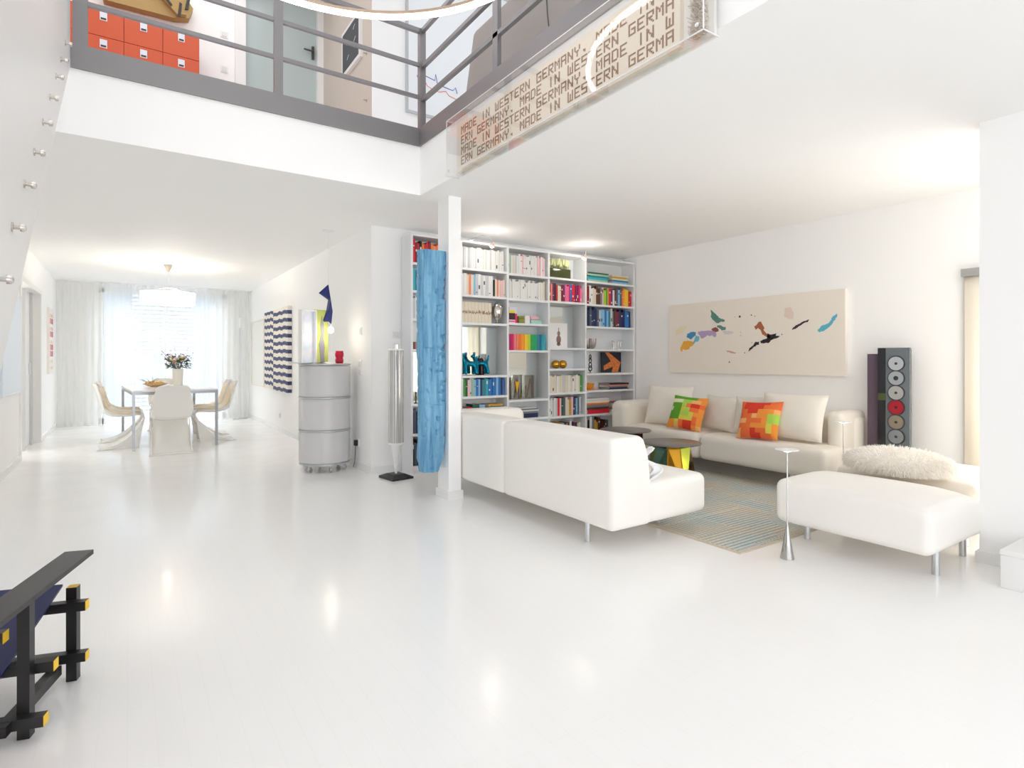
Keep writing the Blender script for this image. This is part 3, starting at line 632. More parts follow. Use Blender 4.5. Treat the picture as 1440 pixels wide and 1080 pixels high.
# ------------------------------------------------------------------ painting, CD tower, speaker, blind
t = thing('painting', 'long cream canvas with scattered abstract colour splashes above the sofa', 'painting', (5.518, 3.645, .992))
MB().box(-.045, 0, -1.025, 1.024, 0, .81).build('canvas', [M('raw_canvas', srgb(240, 232, 221), .85)], t, smooth=False); bump(MATS['raw_canvas'], 300, .2, .002)
def pz(x, y):   # from a flat sketch of the canvas to its surface
    a = math.atan2(541, 800); s, c = math.sin(a), math.cos(a); u = 930 + x / 5.143; v = 390 + y / 5.143
    k = (u - 720) / 800; tt = 5.475 / (s + k * c); return ((c - k * s) * tt - 3.645, 1.15 + (505 - v) / 800 * tt - .992)
marks = [
 ('teal_paint', (96, 146, 132), [(357, 232), (372, 246), (402, 275), (425, 295), (460, 308), (458, 320), (430, 322), (412, 332), (398, 330), (370, 305), (358, 285), (362, 265)]),
 ('teal_paint', (110, 150, 138), [(405, 348), (425, 345), (445, 358), (467, 362), (465, 378), (440, 385), (425, 372), (402, 358)]),
 ('blue_paint', (66, 140, 186), [(188, 410), (215, 395), (250, 395), (248, 420), (225, 440), (215, 450), (200, 442), (183, 432)]),
 ('sky_paint', (116, 190, 208), [(248, 422), (275, 425), (274, 455), (262, 468), (250, 464), (240, 478), (228, 478), (238, 455)]),
 ('lilac_paint', (178, 156, 196), [(268, 392), (300, 388), (340, 384), (372, 386), (395, 395), (398, 425), (385, 433), (370, 418), (350, 424), (335, 418), (318, 432), (300, 442), (288, 440), (280, 420), (266, 408)]),
 ('ochre_paint', (236, 172, 66), [(160, 465), (190, 458), (215, 462), (243, 478), (225, 495), (208, 505), (200, 520), (175, 525), (160, 520), (150, 540), (138, 530), (140, 505), (150, 488)]),
 ('maroon_paint', (150, 84, 84), [(368, 368), (395, 360), (415, 375), (418, 390), (395, 396), (375, 390), (364, 380)]),
 ('rust_paint', (176, 104, 72), [(705, 322), (722, 320), (735, 345), (748, 370), (740, 378), (760, 405), (780, 425), (795, 438), (778, 440), (755, 425), (730, 410), (718, 380), (700, 366), (682, 378), (672, 352), (690, 345)]),
 ('black_paint', (40, 34, 42), [(716, 460), (745, 448), (766, 440), (768, 405), (790, 415), (808, 412), (832, 402), (830, 422), (858, 422), (850, 436), (815, 445), (790, 458), (780, 474), (750, 476), (722, 478)]),
 ('black_paint', (40, 34, 42), [(628, 536), (640, 510), (668, 490), (680, 468), (706, 465), (708, 485), (690, 490), (665, 508), (642, 530)]),
 ('plum_paint', (62, 44, 60), [(944, 376), (970, 350), (1000, 336), (1035, 315), (1068, 304), (1062, 320), (1030, 332), (1000, 352), (975, 370), (950, 380)]),
 ('sea_paint', (96, 182, 206), [(1130, 382), (1160, 350), (1205, 335), (1228, 310), (1240, 282), (1272, 262), (1274, 280), (1252, 312), (1230, 345), (1200, 372), (1165, 392), (1142, 397)]),
 ('pink_paint', (206, 150, 140), [(470, 528), (510, 536), (542, 546), (538, 551), (500, 545), (478, 540)]),
 ('pale_pink_paint', (232, 212, 200), [(895, 222), (935, 215), (960, 260), (955, 300), (920, 300), (890, 285)]),
 ('pale_yellow_paint', (236, 220, 186), [(108, 385), (150, 360), (180, 350), (165, 385), (130, 415), (105, 415)]),
 ('pale_lilac_paint', (220, 210, 214), [(440, 392), (490, 385), (525, 395), (510, 410), (460, 414)]),
]
for nm, c, poly in marks:
    pp = [pz(*p) for p in poly]; g = random.Random(len(poly)); fine = []
    for i, p in enumerate(pp):     # ragged brush edge
        q = pp[(i + 1) % len(pp)]
        for k in range(4):
            f = k / 4; j = .004 if k else 0; fine.append((p[0] + (q[0] - p[0]) * f + g.uniform(-j, j), p[1] + (q[1] - p[1]) * f + g.uniform(-j, j)))
    n = len(fine); m = MB().add([(-.0465, y, z) for y, z in fine] + [(-.045, y, z) for y, z in fine], [tuple(range(n))] + [(i, (i + 1) % n, n + (i + 1) % n, n + i) for i in range(n)])
    m.build(nm.replace('paint', 'splash'), M(nm, srgb(*c), .7), t, smooth=False)
m = MB()
for (x, y, r_) in ((568, 284, .012), (652, 273, .007), (678, 281, .005), (533, 286, .004), (493, 613, .008), (873, 413, .006), (604, 546, .006), (575, 420, .004), (575, 398, .003), (655, 472, .004)):
    yy, zz = pz(x, y); m.lathe([(r_, 0), (r_, .0015)], 10, Matrix.Translation((-.045, yy, zz)) @ Matrix.Rotation(R(-90), 4, 'Y'))
m.build('dark_dots', M('dark_dot_paint', srgb(60, 66, 60), .7), t, smooth=False)

point('warm_corner_light', (5.2, .95, .75), 3, (1, .8, .55), .08)
t = thing('cd_player', 'tall grey glass CD tower showing six discs in a column', 'music player', (5.33, 2.16, 0))
gl = M('smoke_front', srgb(104, 112, 118), .2); MB().box(0, .035, -.115, .062, .25, 1.245).build('front_panel', gl, t, smooth=False)
MB().box(0.002, .035, .062, .125, .25, 1.245).build('display_strip', M('black_glass', (.015, .015, .02), .1), t, smooth=False)
MB().box(.0, .002, .064, .122, .80, .86).build('green_display', M('green_display', srgb(70, 84, 40), .4), t, smooth=False)
MB().box(.035, .08, -.1, .1, .26, 1.235).build('rear_body', dark_m, t, smooth=False)
MB().box(.01, .07, -.06, .06, .02, .26).box(-.08, .14, -.12, .115, 0, .02).build('stand', dark_m, t, smooth=False)
cds = [('pale_disc', (190, 196, 200)), ('silver_disc', (170, 178, 182)), ('silver_disc2', (176, 178, 176)), ('red_disc', (176, 32, 48)), ('olive_disc', (150, 140, 122)), ('grey_disc', (148, 154, 158))]
for i, (nm, c) in enumerate(cds):
    z = 1.113 - i * .1225; T = Matrix.Translation((0, -.018, z)) @ Matrix.Rotation(R(-90), 4, 'Y')
    dd = MB().lathe([(.061, 0), (.066, .001), (.066, .005), (.060, .006)], 40, T).build('disc_ring', M('dark_ring', (.04, .035, .045), .3), t)
    MB().lathe([(.057, .006), (.057, .0085)], 40, T).build('disc', M(nm, srgb(*c), .25, .35), dd)
    MB().lathe([(.011 if i != 1 else .019, .0085), (.009, .012)], 20, T).build('hub', dark_m, dd)
t = thing('loudspeaker', 'slim purple-grey column loudspeaker left of the CD tower', 'speaker', (5.36, 2.335, 0))
MB().box(0, .06, -.04, .045, .12, 1.195).build('cabinet', M('plum_grey_cloth', srgb(96, 80, 94), .8), t, smooth=False)
MB().lathe([(.048, 0), (.048, .012), (.02, .02), (.012, .12)], 24, ax=(.03, 0)).build('foot', dark_m, t)

t = thing('window_blind', 'pale cream panel blind under a grey rail at the right wall', 'blind', (5.48, 1.54, .06))
MB().box(-.03, .02, -.22, .195, 1.74, 1.80).build('head_rail', M('grey_rail', srgb(168, 168, 166), .4, .3), t, smooth=False)
m = MB(); m.grid([[(.0 + .006 * math.sin(40 * y), y, z) for z in (0.0, 1.74)] for y in [-.215 + .40 * i / 60 for i in range(61)]])
o = m.build('fabric', M('warm_blind', srgb(244, 236, 220), .8), t); solid(o, .004)

# box at the right edge
t = thing('storage_box', 'plain white box on the floor at the right edge beside the wall', 'box', (3.80, .75, 0))
MB().rbox(-.155, .19, -.3, .247, 0, .165, .004, 2).build('body', white_m, t); MB().rbox(-.157, .192, -.302, .249, .165, .19, .004, 2).build('lid', white_m, t)

# ------------------------------------------------------------------ bookshelf
FY, BY = 5.26, 5.495
DV = [2.352, 2.913, 3.503, 4.078, 4.65, 5.482]; TH = .024
t = thing('bookshelf', 'white wall-filling bookshelf with five bays full of books', 'bookshelf', (2.34, FY, 0)); bx, by = 2.34, FY
TOP = 2.41
for x in DV: MB().box(x - TH / 2 - bx, x + TH / 2 - bx, 0, BY - by, 0, TOP).build('upright', shelf_m, t, smooth=False)
FL = {0: [2.12, 1.84, 1.56, 1.25, .70, .40, .075], 1: [2.12, 1.836, 1.54, .974, .751, .475, .2, .075], 2: [2.11, 1.83, 1.556, 1.25, .693, .48, .2, .075],
      3: [2.114, 1.836, 1.285, 1.037, .752, .474, .2, .075], 4: [2.113, 1.83, 1.556, 1.276, .976, .764, .472, .2, .075]}
for c in range(5):
    x0, x1 = DV[c] + TH / 2 - bx, DV[c + 1] - TH / 2 - bx
    for z in FL[c] + [TOP]: MB().box(x0, x1, .002, BY - by, z - TH, z).build('shelf', shelf_m, t, smooth=False)
    MB().box(x0, x1, .225, BY - by, .075, TOP - TH).build('back_panel', shelf_m, t, smooth=False)
    MB().box(x0, x1, .03, .04, 0, .05).build('plinth', shelf_m, t, smooth=False)
mir = M('mirror_glass', (.80, .84, .82), .03, 1)
for c, z0, z1 in ((1, .974, 1.514), (2, .693, 1.224), (3, 1.285, 1.81), (0, .70, 1.224)):
    MB().box(DV[c] + TH / 2 - bx + .002, DV[c + 1] - TH / 2 - bx - .002, .221, .2249, z0 + .001, z1).build('mirror', mir, t, smooth=False)

ORD = 'first second third fourth fifth sixth seventh eighth ninth tenth eleventh twelfth thirteenth fourteenth fifteenth sixteenth seventeenth eighteenth nineteenth twentieth'.split()
ORD += ['twenty-' + o_ for o_ in ORD[:9]] + ['thirtieth']
CC = {'white': (226, 226, 224), 'cream': (222, 212, 192), 'pale grey': (196, 200, 204), 'red': (196, 34, 40), 'dark red': (128, 24, 34), 'orange': (236, 120, 44), 'yellow': (238, 196, 50), 'lime': (176, 208, 62),
      'green': (66, 150, 60), 'dark green': (34, 86, 62), 'emerald': (28, 168, 96), 'teal': (40, 130, 142), 'turquoise': (52, 172, 190), 'light blue': (132, 184, 220), 'blue': (36, 112, 184), 'navy': (32, 44, 88),
      'purple': (110, 44, 104), 'magenta': (196, 24, 106), 'pink': (232, 112, 150), 'brown': (96, 56, 40), 'black': (26, 24, 28), 'grey': (120, 124, 128), 'salmon': (236, 136, 112), 'crimson': (214, 28, 60), 'pale pink': (236, 190, 196),
      'amber': (246, 160, 40), 'golden': (200, 158, 66), 'slate': (82, 92, 106), 'pale green': (160, 192, 170)}
def bookmat(n): return M('cover_' + n.replace(' ', '_'), srgb(*CC[n]), .5)
def book_mesh(w, h, d, mat, mark=None):
    m = MB(); e = .0022
    m.box(0, w, 0, .004, 0, h).box(0, e, .004, d, 0, h).box(w - e, w, .004, d, 0, h)
    m.cur = 1; m.box(e, w - e, .004, d - .005, .003, h - .004)
    if mark:
        m.cur = 2; z0, z1 = mark; m.box(w * .22, w * .78, -.0006, 0, h * z0, h * z1)
    return m
def upright(c, z, x0, x1, seq, phrase, group, hr=(.19, .24), wr=(.018, .034), marks_=.35, seed=None, lean_last=False, fill=None, d=.17):
    g = random.Random(seed if seed is not None else int(z * 1000) + c * 7); x = x0; i = 0; out = []
    while True:
        nm = seq[i] if i < len(seq) else (g.choice(fill) if fill else None)
        if nm is None: break
        w = g.uniform(*wr); h = g.uniform(*hr)
        if x + w > x1: break
        mats = [bookmat(nm), pages_m]; mk = None
        if g.random() < marks_:
            mats.append(M('spine_print_dark', (.08, .08, .1), .6) if nm in ('white', 'cream', 'pale grey', 'yellow', 'pale pink', 'light blue') else M('spine_print_pale', (.75, .72, .68), .6))
            a_ = g.choice((.12, .3, .55, .7)); mk = (a_, a_ + g.choice((.04, .1, .18)))
        dd_ = d + g.uniform(-.015, .012)
        o = book_mesh(w - .0008, h, dd_, None, mk).build('book', mats, smooth=False); o.location = (x, FY + .022 + g.uniform(0, .012), z)
        tag(o, f"{nm} book, {ORD[i]} from the left, {phrase}", 'book', group); x += w; i += 1; out.append(o)
        if not fill and i >= len(seq): break
    return x
def L_(c): return DV[c] + TH / 2 + .003
def R_(c): return DV[c + 1] - TH / 2 - .003
wh = ['white'] * 7 + ['cream', 'pale grey', 'white', 'white']
# leftmost bay (mostly behind the blue carving)
upright(0, 2.12, L_(0), R_(0), ['crimson', 'dark red', 'red', 'black', 'orange', 'red'], 'top shelf, leftmost bay', 'red books on the top shelf of the leftmost bay', (.19, .235), (.022, .032), .6, fill=['red', 'crimson', 'orange', 'pink', 'dark red', 'salmon'])
upright(0, 1.84, L_(0), L_(0) + .2, ['turquoise', 'teal', 'pale pink', 'grey', 'white', 'turquoise'], 'second shelf, leftmost bay', 'books on the second shelf of the leftmost bay', (.19, .23))
upright(0, 1.56, L_(0), L_(0) + .2, ['pale grey', 'white', 'teal', 'blue', 'turquoise'], 'third shelf, leftmost bay', 'books on the third shelf of the leftmost bay', (.18, .23))
upright(0, .40, L_(0), L_(0) + .22, ['navy', 'slate', 'navy', 'black', 'dark green', 'slate'], 'dark row above the lowest, leftmost bay', 'dark books in the upper dark row of the leftmost bay', (.20, .25))
upright(0, .075, L_(0), L_(0) + .24, ['black', 'slate', 'black', 'navy', 'black', 'slate', 'black'], 'lowest shelf, leftmost bay', 'dark books on the lowest shelf of the leftmost bay', (.22, .27))
# bay right of the column
upright(1, 2.12, L_(1), R_(1), [], 'top shelf right of the column', 'white books on the top shelf right of the column', (.21, .232), (.019, .032), .2, fill=wh)
x = upright(1, 1.836, L_(1), L_(1) + .40, ['white', 'white', 'cream', 'salmon', 'cream', 'light blue', 'pale grey', 'white', 'pale grey'], 'second shelf right of the column', 'pale books on the second shelf right of the column', (.215, .235), (.024, .036), .5, fill=['pale grey', 'white', 'white'])
upright(1, 1.836, x + .002, R_(1), ['black', 'cream', 'salmon', 'cream', 'pale pink', 'pale pink', 'cream'], 'shorter pale run beyond them, second shelf, column bay', 'shorter books on the second shelf right of the column', (.18, .20), (.019, .026), .4)
upright(1, .751, L_(1), R_(1), ['white', 'green', 'dark green', 'pale pink', 'pale grey', 'pale green', 'light blue', 'blue', 'light blue', 'navy', 'teal', 'teal', 'turquoise', 'blue', 'blue', 'blue', 'blue', 'light blue', 'blue', 'navy'],
        'blue row right of the column', 'blue books right of the column', (.175, .2), (.021, .03), .4, fill=['blue', 'navy', 'light blue'])
# middle bay
upright(2, 2.11, L_(2), R_(2), ['white', 'pale green'], 'top shelf, middle bay', 'white books on the top shelf of the middle bay', (.205, .235), (.019, .03), .45, fill=wh + ['pale pink'])
upright(2, 1.83, L_(2), R_(2), [], 'second shelf, middle bay', 'white books on the second shelf of the middle bay', (.19, .22), (.018, .028), .35, fill=wh + ['cream'])
upright(2, 1.25, L_(2), R_(2), ['purple', 'magenta', 'magenta', 'crimson', 'pink', 'salmon', 'salmon', 'orange', 'orange', 'amber', 'amber', 'yellow', 'yellow', 'lime', 'lime', 'green', 'emerald', 'emerald', 'emerald', 'teal', 'teal', 'blue', 'teal', 'turquoise', 'turquoise', 'blue'],
        'rainbow row, middle bay', 'rainbow coloured books in the middle bay', (.182, .185), (.0208, .0212), .0)
# fourth bay
upright(3, 1.836, L_(3), R_(3), ['dark red', 'salmon', 'purple', 'black', 'red', 'cream', 'cream', 'dark red', 'purple', 'pink', 'pink', 'magenta', 'blue', 'crimson', 'crimson', 'purple', 'dark red', 'magenta', 'pink', 'crimson'],
        'pink and red row, fourth bay', 'pink and red books in the fourth bay', (.18, .215), (.024, .031), .5, fill=['crimson', 'magenta', 'pink'])
upright(3, .752, L_(3), R_(3), ['white', 'cream', 'cream', 'cream', 'white', 'cream', 'cream', 'pale grey', 'cream', 'cream', 'white', 'cream', 'white'], 'cream row, fourth bay', 'cream books in the fourth bay', (.185, .215), (.026, .034), .35, fill=['cream', 'white', 'cream', 'green'])
upright(3, .474, L_(3), R_(3), ['white', 'white', 'pale grey', 'white', 'pale grey', 'crimson', 'pale pink', 'dark green', 'slate', 'cream', 'cream', 'golden', 'pale pink', 'navy', 'slate', 'light blue', 'slate', 'pale grey'],
        'mixed row above the lowest, fourth bay', 'mixed books in the fourth bay', (.18, .225), (.022, .034), .6)
upright(3, .2, L_(3) + .1, R_(3), ['brown', 'cream', 'yellow', 'golden', 'light blue', 'navy', 'golden', 'brown', 'white', 'black', 'purple', 'brown', 'pale grey', 'cream'], 'lowest row in sight, fourth bay', 'books low in the fourth bay', (.17, .21), (.022, .034), .4)
# rightmost bay
upright(4, 1.83, L_(4), R_(4), ['crimson', 'dark red', 'white', 'white', 'cream', 'cream', 'brown', 'brown', 'grey', 'pale pink', 'lime', 'green', 'golden', 'crimson', 'purple', 'white', 'brown', 'slate', 'light blue', 'slate', 'orange', 'amber', 'yellow', 'yellow', 'red', 'red', 'red'],
        'multicoloured row, rightmost bay', 'multicoloured books in the rightmost bay', (.18, .235), (.025, .034), .5, fill=['red', 'crimson'])
upright(4, 1.556, L_(4), R_(4), ['navy', 'navy', 'slate', 'navy', 'navy', 'navy', 'slate', 'pale grey', 'light blue', 'light blue', 'blue', 'light blue', 'teal', 'pale grey', 'grey', 'brown', 'purple', 'dark red', 'navy', 'navy', 'navy', 'blue', 'blue', 'navy'],
        'navy row, rightmost bay', 'navy and blue books in the rightmost bay', (.195, .24), (.028, .036), .5, fill=['navy', 'blue'])
upright(4, .2, L_(4), L_(4) + .42, ['cream', 'black', 'white', 'grey', 'golden', 'golden', 'brown', 'black', 'dark red', 'black', 'brown', 'slate'], 'lowest row in sight, rightmost bay', 'books low in the rightmost bay', (.16, .24), (.024, .038), .4)
# lying books and magazines
def lying(x, z, w, d, items, where, group, seed=1, y=None):
    g = random.Random(seed); n = len(items)
    for i, (nm, th) in enumerate(items):
        ww = w * g.uniform(.86, 1); dd_ = d * g.uniform(.9, 1); m = MB(); e = .002
        m.box(0, ww, 0, dd_, 0, e).box(0, ww, 0, dd_, th - e, th).box(0, ww, 0, .004, e, th - e); m.cur = 1; m.box(.004, ww - .004, .004, dd_ - .004, e, th - e)
        o = m.build('book', [bookmat(nm), pages_m], smooth=False); o.location = (x + g.uniform(0, w - ww), (y or FY + .012) + g.uniform(0, .01), z)
        pos = 'bottom' if i == 0 else 'topmost' if i == n - 1 else ORD[i] + ' from the bottom'
        tag(o, f"{nm} book lying flat, {pos}, {where}", 'book', group); z += th
    return z
lying(L_(4) + .02, 2.113, .37, .2, [('pale green', .024), ('turquoise', .03), ('teal', .018), ('pale green', .022), ('dark green', .02)], 'left stack of the top right shelf', 'left stack on the top right shelf', 3)
lying(L_(4) + .43, 2.113, .30, .19, [('light blue', .025), ('teal', .022), ('cream', .02), ('golden', .024), ('cream', .016)], 'right stack of the top right shelf', 'right stack on the top right shelf', 4)
lying(L_(2) + .17, .48, .25, .2, [('navy', .05), ('grey', .022), ('pale grey', .02), ('slate', .012), ('white', .01)], 'stack on the low middle shelf', 'stack on the low middle shelf', 5)
lying(L_(4) + .38, .764, .36, .2, [('black', .012), ('navy', .016), ('grey', .018), ('salmon', .012), ('brown', .01), ('black', .012)], 'magazine pile beside the amber bowl', 'magazines beside the amber bowl', 6)
lying(L_(4) + .0, .472, .40, .2, [('crimson', .05), ('brown', .03), ('grey', .035), ('orange', .018), ('cream', .03), ('pale grey', .012), ('white', .012)], 'left pile low in the right bay', 'left pile low in the rightmost bay', 7)
lying(L_(4) + .43, .472, .34, .2, [('white', .04), ('brown', .024), ('golden', .02), ('pale grey', .03), ('dark red', .012)], 'right pile low in the right bay', 'right pile low in the rightmost bay', 8)
lying(L_(1) + .33, .475, .2, .18, [('brown', .13), ('dark green', .03), ('golden', .022)], 'pile behind the white sofa', 'pile behind the white sofa', 9)
t = None
for i, (x, w, h, n_) in enumerate(((.02, .06, .15, 'white'), (.085, .05, .16, 'crimson'), (.14, .08, .19, 'dark green'), (.225, .07, .18, 'light blue'))):
    o = book_mesh(w, h, .14, None).build('book', [bookmat(n_), pages_m], smooth=False); o.location = (L_(1) + x, FY + .03, .475)
    tag(o, f"thick {n_} book on the low shelf just behind the white sofa", 'book', 'thick books behind the white sofa')

# slipcased set with a frieze of brown figures
for i in range(9):
    m = MB().box(0, .0415, 0, .16, 0, .225); m.cur = 1; g = random.Random(i)
    for k in range(6): m.box(.004 + k * .006, .008 + k * .006, -.0006, 0, .09 + g.uniform(0, .02), .13 + g.uniform(-.02, .01))
    m.cur = 2; m.box(0, .0008, -.0007, .16, 0, .225)
    o = m.build('book', [bookmat('cream'), M('frieze_brown', srgb(134, 84, 70), .7), M('thin_gap', srgb(170, 160, 150), .8)], smooth=False); o.location = (L_(1) + i * .042, FY + .03, 1.54)
    tag(o, f"cream volume {ORD[i]} from left of the set with a brown figure frieze", 'book', 'matching cream volumes with a brown frieze')

# ------------------------------------------------------------------ ornaments on the shelves
silver_m = M('polished_silver', (.72, .68, .64), .12, 1); gold_m = M('polished_gold', srgb(214, 158, 60), .18, 1)
t = thing('silver_ornament', 'egg-shaped silver ornament on a small foot beside the frieze volumes', 'ornament', (3.396, 5.32, 1.5403))
MB().lathe([(.03, 0), (.032, .006), (.012, .02), (.010, .035), (.022, .045)], 24).build('foot', silver_m, t)
MB().lathe([(.012, .04), (.045, .07), (.062, .12), (.060, .17), (.042, .215), (.018, .238), (.001, .24)], 32).build('egg', silver_m, t)
for s in (-1, 1): MB().tube([(s * .058, 0, .17), (s * .085, 0, .19), (s * .075, 0, .21), (s * .048, 0, .205)], .005, 8).build('handle', silver_m, t)
teal_m = M('metallic_turquoise', srgb(10, 130, 158), .15, .85)
def animal(label, x, y, z, s, rz):
    t = thing('animal_figurine', label, 'figurine', (x, y, z), rz)
    me = bpy.data.meshes.new('body'); V = [(0, 0, .12), (.05, 0, .125), (-.055, 0, .12), (.075, 0, .17), (.085, 0, .20), (.12, 0, .195), (.06, .03, .06), (.06, .035, .008), (.06, -.03, .06), (.06, -.035, .008), (-.065, .03, .06), (-.07, .035, .008), (-.065, -.03, .06), (-.07, -.035, .008), (-.085, 0, .16), (-.095, 0, .21)]
    Ed = [(0, 1), (0, 2), (1, 3), (3, 4), (4, 5), (1, 6), (6, 7), (1, 8), (8, 9), (2, 10), (10, 11), (2, 12), (12, 13), (2, 14), (14, 15)]
    V = [(a * s, b * s, c * s) for a, b, c in V]
    me.from_pydata(V, Ed, []); o = bpy.data.objects.new('body', me); COL.objects.link(o); o.parent = t
    md = o.modifiers.new('skin', 'SKIN'); rad = [.024, .026, .026, .018, .026, .014, .018, .02, .018, .02, .02, .022, .02, .022, .012, .009]
    for i, sv in enumerate(me.skin_vertices[0].data if me.skin_vertices else []): sv.radius = (rad[i] * s, rad[i] * s)
    if not me.skin_vertices:
        bpy.context.view_layer.update()
    for i, sv in enumerate(me.skin_vertices[0].data): sv.radius = (rad[i] * s, rad[i] * s); sv.use_root = (i == 0)
    md.use_smooth_shade = True
    o.modifiers.new('sub', 'SUBSURF').levels = 2; o.modifiers['sub'].render_levels = 2; me.materials.append(teal_m)
    for yy in (.014, -.014): MB().ball((.078 * s, yy * s, .222 * s), (.008 * s, .007 * s, .02 * s), 10).build('ear', teal_m, t)
    return t
animal('glossy turquoise animal figurine at the left, in front of the mirror', 3.045, 5.32, .975, 1.0, 180)
animal('glossy turquoise animal figurine at the right, tail to the divider', 3.225, 5.385, .975, 1.05, 178)
o = MB().lathe([(.03, 0), (.034, .02), (.034, .14), (.02, .18), (.005, .19)], 24).build('vase', M('dark_maroon_glaze', srgb(64, 22, 26), .25)); o.location = (3.27, 5.445, .975)
tag(o, 'dark maroon vase behind the turquoise figurines', 'vase')
# small colourful things, middle bay
def sbox(name, label, cat, x0, w, y0, d, z, h, c, extra=None):
    m = MB().rbox(0, w, 0, d, 0, h, .002, 2); ms = [M('box_' + name + '_%d_%d_%d' % c, srgb(*c), .45)]
    if extra:
        for (xa, xb, za, zb, cc) in extra: m.cur = len(ms); m.box(xa, xb, -.001, 0, za, zb); ms.append(M('print_%d_%d_%d' % cc, srgb(*cc), .5))
    o = m.build(name, ms, smooth=False); o.location = (x0, y0, z); return tag(o, label, cat)
sbox('small_picture', 'small picture with blue, yellow, black and pink blocks, middle bay', 'picture', 3.55, .13, 5.34, .01, 1.557, .18, (232, 232, 236),
     [(.0, .022, .0, .18, (40, 70, 150)), (.022, .10, .115, .145, (244, 222, 40)), (.022, .105, .04, .115, (60, 24, 40)), (.105, .13, .0, .11, (230, 30, 110)), (.0, .105, .012, .03, (236, 100, 150))])
sbox('gift_box', 'small olive green box beside the colour-block picture', 'box', 3.70, .075, 5.33, .06, 1.557, .085, (140, 144, 50), [(0, .075, .055, .062, (90, 80, 50))])
sbox('gift_box', 'small white box beside the olive green box', 'box', 3.785, .07, 5.33, .08, 1.557, .095, (232, 230, 232))
sbox('gift_box', 'flat mint green box under the pink roll, middle bay', 'box', 3.865, .15, 5.32, .08, 1.557, .045, (160, 214, 200))
o = MB().lathe([(.02, 0), (.024, .01), (.024, .10), (.02, .11)], 20, Matrix.Rotation(R(90), 4, 'Y')).build('roll', M('pale_pink_roll', srgb(240, 176, 188), .5)); o.location = (3.87, 5.35, 1.6265)
tag(o, 'pale pink roll lying on the mint green box', 'roll')
# clear and amber glass shapes in the middle bay
glassy = M('grey_green_glass', srgb(186, 182, 168), .06, .0, **{'Transmission Weight': .75, 'IOR': 1.45})
for i, (x, w, h, lab_, cc) in enumerate(((3.56, .05, .25, 'slim angular glass sculpture at the left of the middle mirror bay', None), (3.635, .10, .27, 'angular glass sculpture with a yellow drop inside', (240, 180, 40)), (3.80, .125, .27, 'tall faceted clear glass sculpture at the right of the middle mirror bay', None))):
    t = thing('glass_sculpture', lab_, 'sculpture', (x, 5.36, .694))
    MB().prism([(0, 0), (w, -.01), (w * .92, .045), (w * .1, .05)], 0, h).build('block', glassy, t, smooth=False)
    if cc: MB().prism([(.0, 0), (.055, 0), (.03, -.12), (.022, -.12)], 0, .004, Matrix.Translation((.022, -.014, .20)) @ Matrix.Rotation(R(90), 4, 'X')).build('yellow_drop', M('yellow_glass', srgb(240, 176, 36), .2), t, smooth=False)
    m = MB(); m.bar((w * .15, -.012, .01), (w * .55, -.016, h * .85), .006, .004).bar((w * .8, -.014, .01), (w * .6, -.016, h * .8), .005, .004); m.build('dark_inclusion', M('dark_inclusion', srgb(96, 70, 66), .3), t)
# lilies in a dark glass block
t = thing('flower_box', 'row of pale green tulip buds in a dark olive glass trough', 'flowers', (4.285, 5.34, 2.115))
MB().rbox(-.16, .16, -.035, .05, 0, .115, .004, 2).build('trough', M('olive_glass', srgb(66, 70, 34), .12), t)
tul = M('tulip_bud', srgb(220, 224, 170), .6); stem = M('tulip_stem', srgb(120, 132, 60), .6); g = random.Random(4)
bm3 = MB(); st3 = MB()
for i in range(26):
    x = -.145 + .29 * (i % 13) / 12 + g.uniform(-.008, .008); y = -.02 + .035 * (i // 13); z = .13 + g.uniform(0, .035); lx = g.uniform(-.3, .3)
    T = Matrix.Translation((x, y, z)) @ Matrix.Rotation(lx, 4, 'Y') @ Matrix.Rotation(g.uniform(-.3, .2), 4, 'X')
    bm3.lathe([(.002, 0), (.013, .014), (.016, .036), (.012, .066), (.003, .085)], 8, T); st3.tube([(x, y, .11), (x, y, z + .004)], .0035, 6)
bm3.build('buds', tul, t); st3.build('stems', stem, t)
t = thing('print_panel', 'white panel with a plain brown upright shape, fourth bay', 'picture', (4.20, 5.40, 1.286))
MB().box(0, .27, 0, .012, 0, .30).build('panel', white_m, t, smooth=False)
m = MB()
for (x, z, a_, b_) in ((.135, .10, .036, .052), (.135, .175, .022, .03), (.135, .045, .030, .022)): m.lathe([(1, 0), (1, .001)], 20, Matrix.Translation((x, 0, z)) @ Matrix.Rotation(R(90), 4, 'X') @ Matrix.Diagonal((a_, b_, 1, 1)))
m.bar((.135, -.001, .20), (.135, -.001, .245), .010, .002)
m.build('brown_shape', M('brown_print', srgb(140, 112, 104), .5), t, smooth=False)
t = thing('gold_ornament', 'two joined gold balls on the shelf of the fourth bay', 'ornament', (4.30, 5.34, 1.038))
MB().ball((-.055, 0, .05), (.062, .05, .05), 20).build('ball', gold_m, t); MB().ball((.05, 0, .05), (.055, .048, .05), 20).build('ball', gold_m, t)
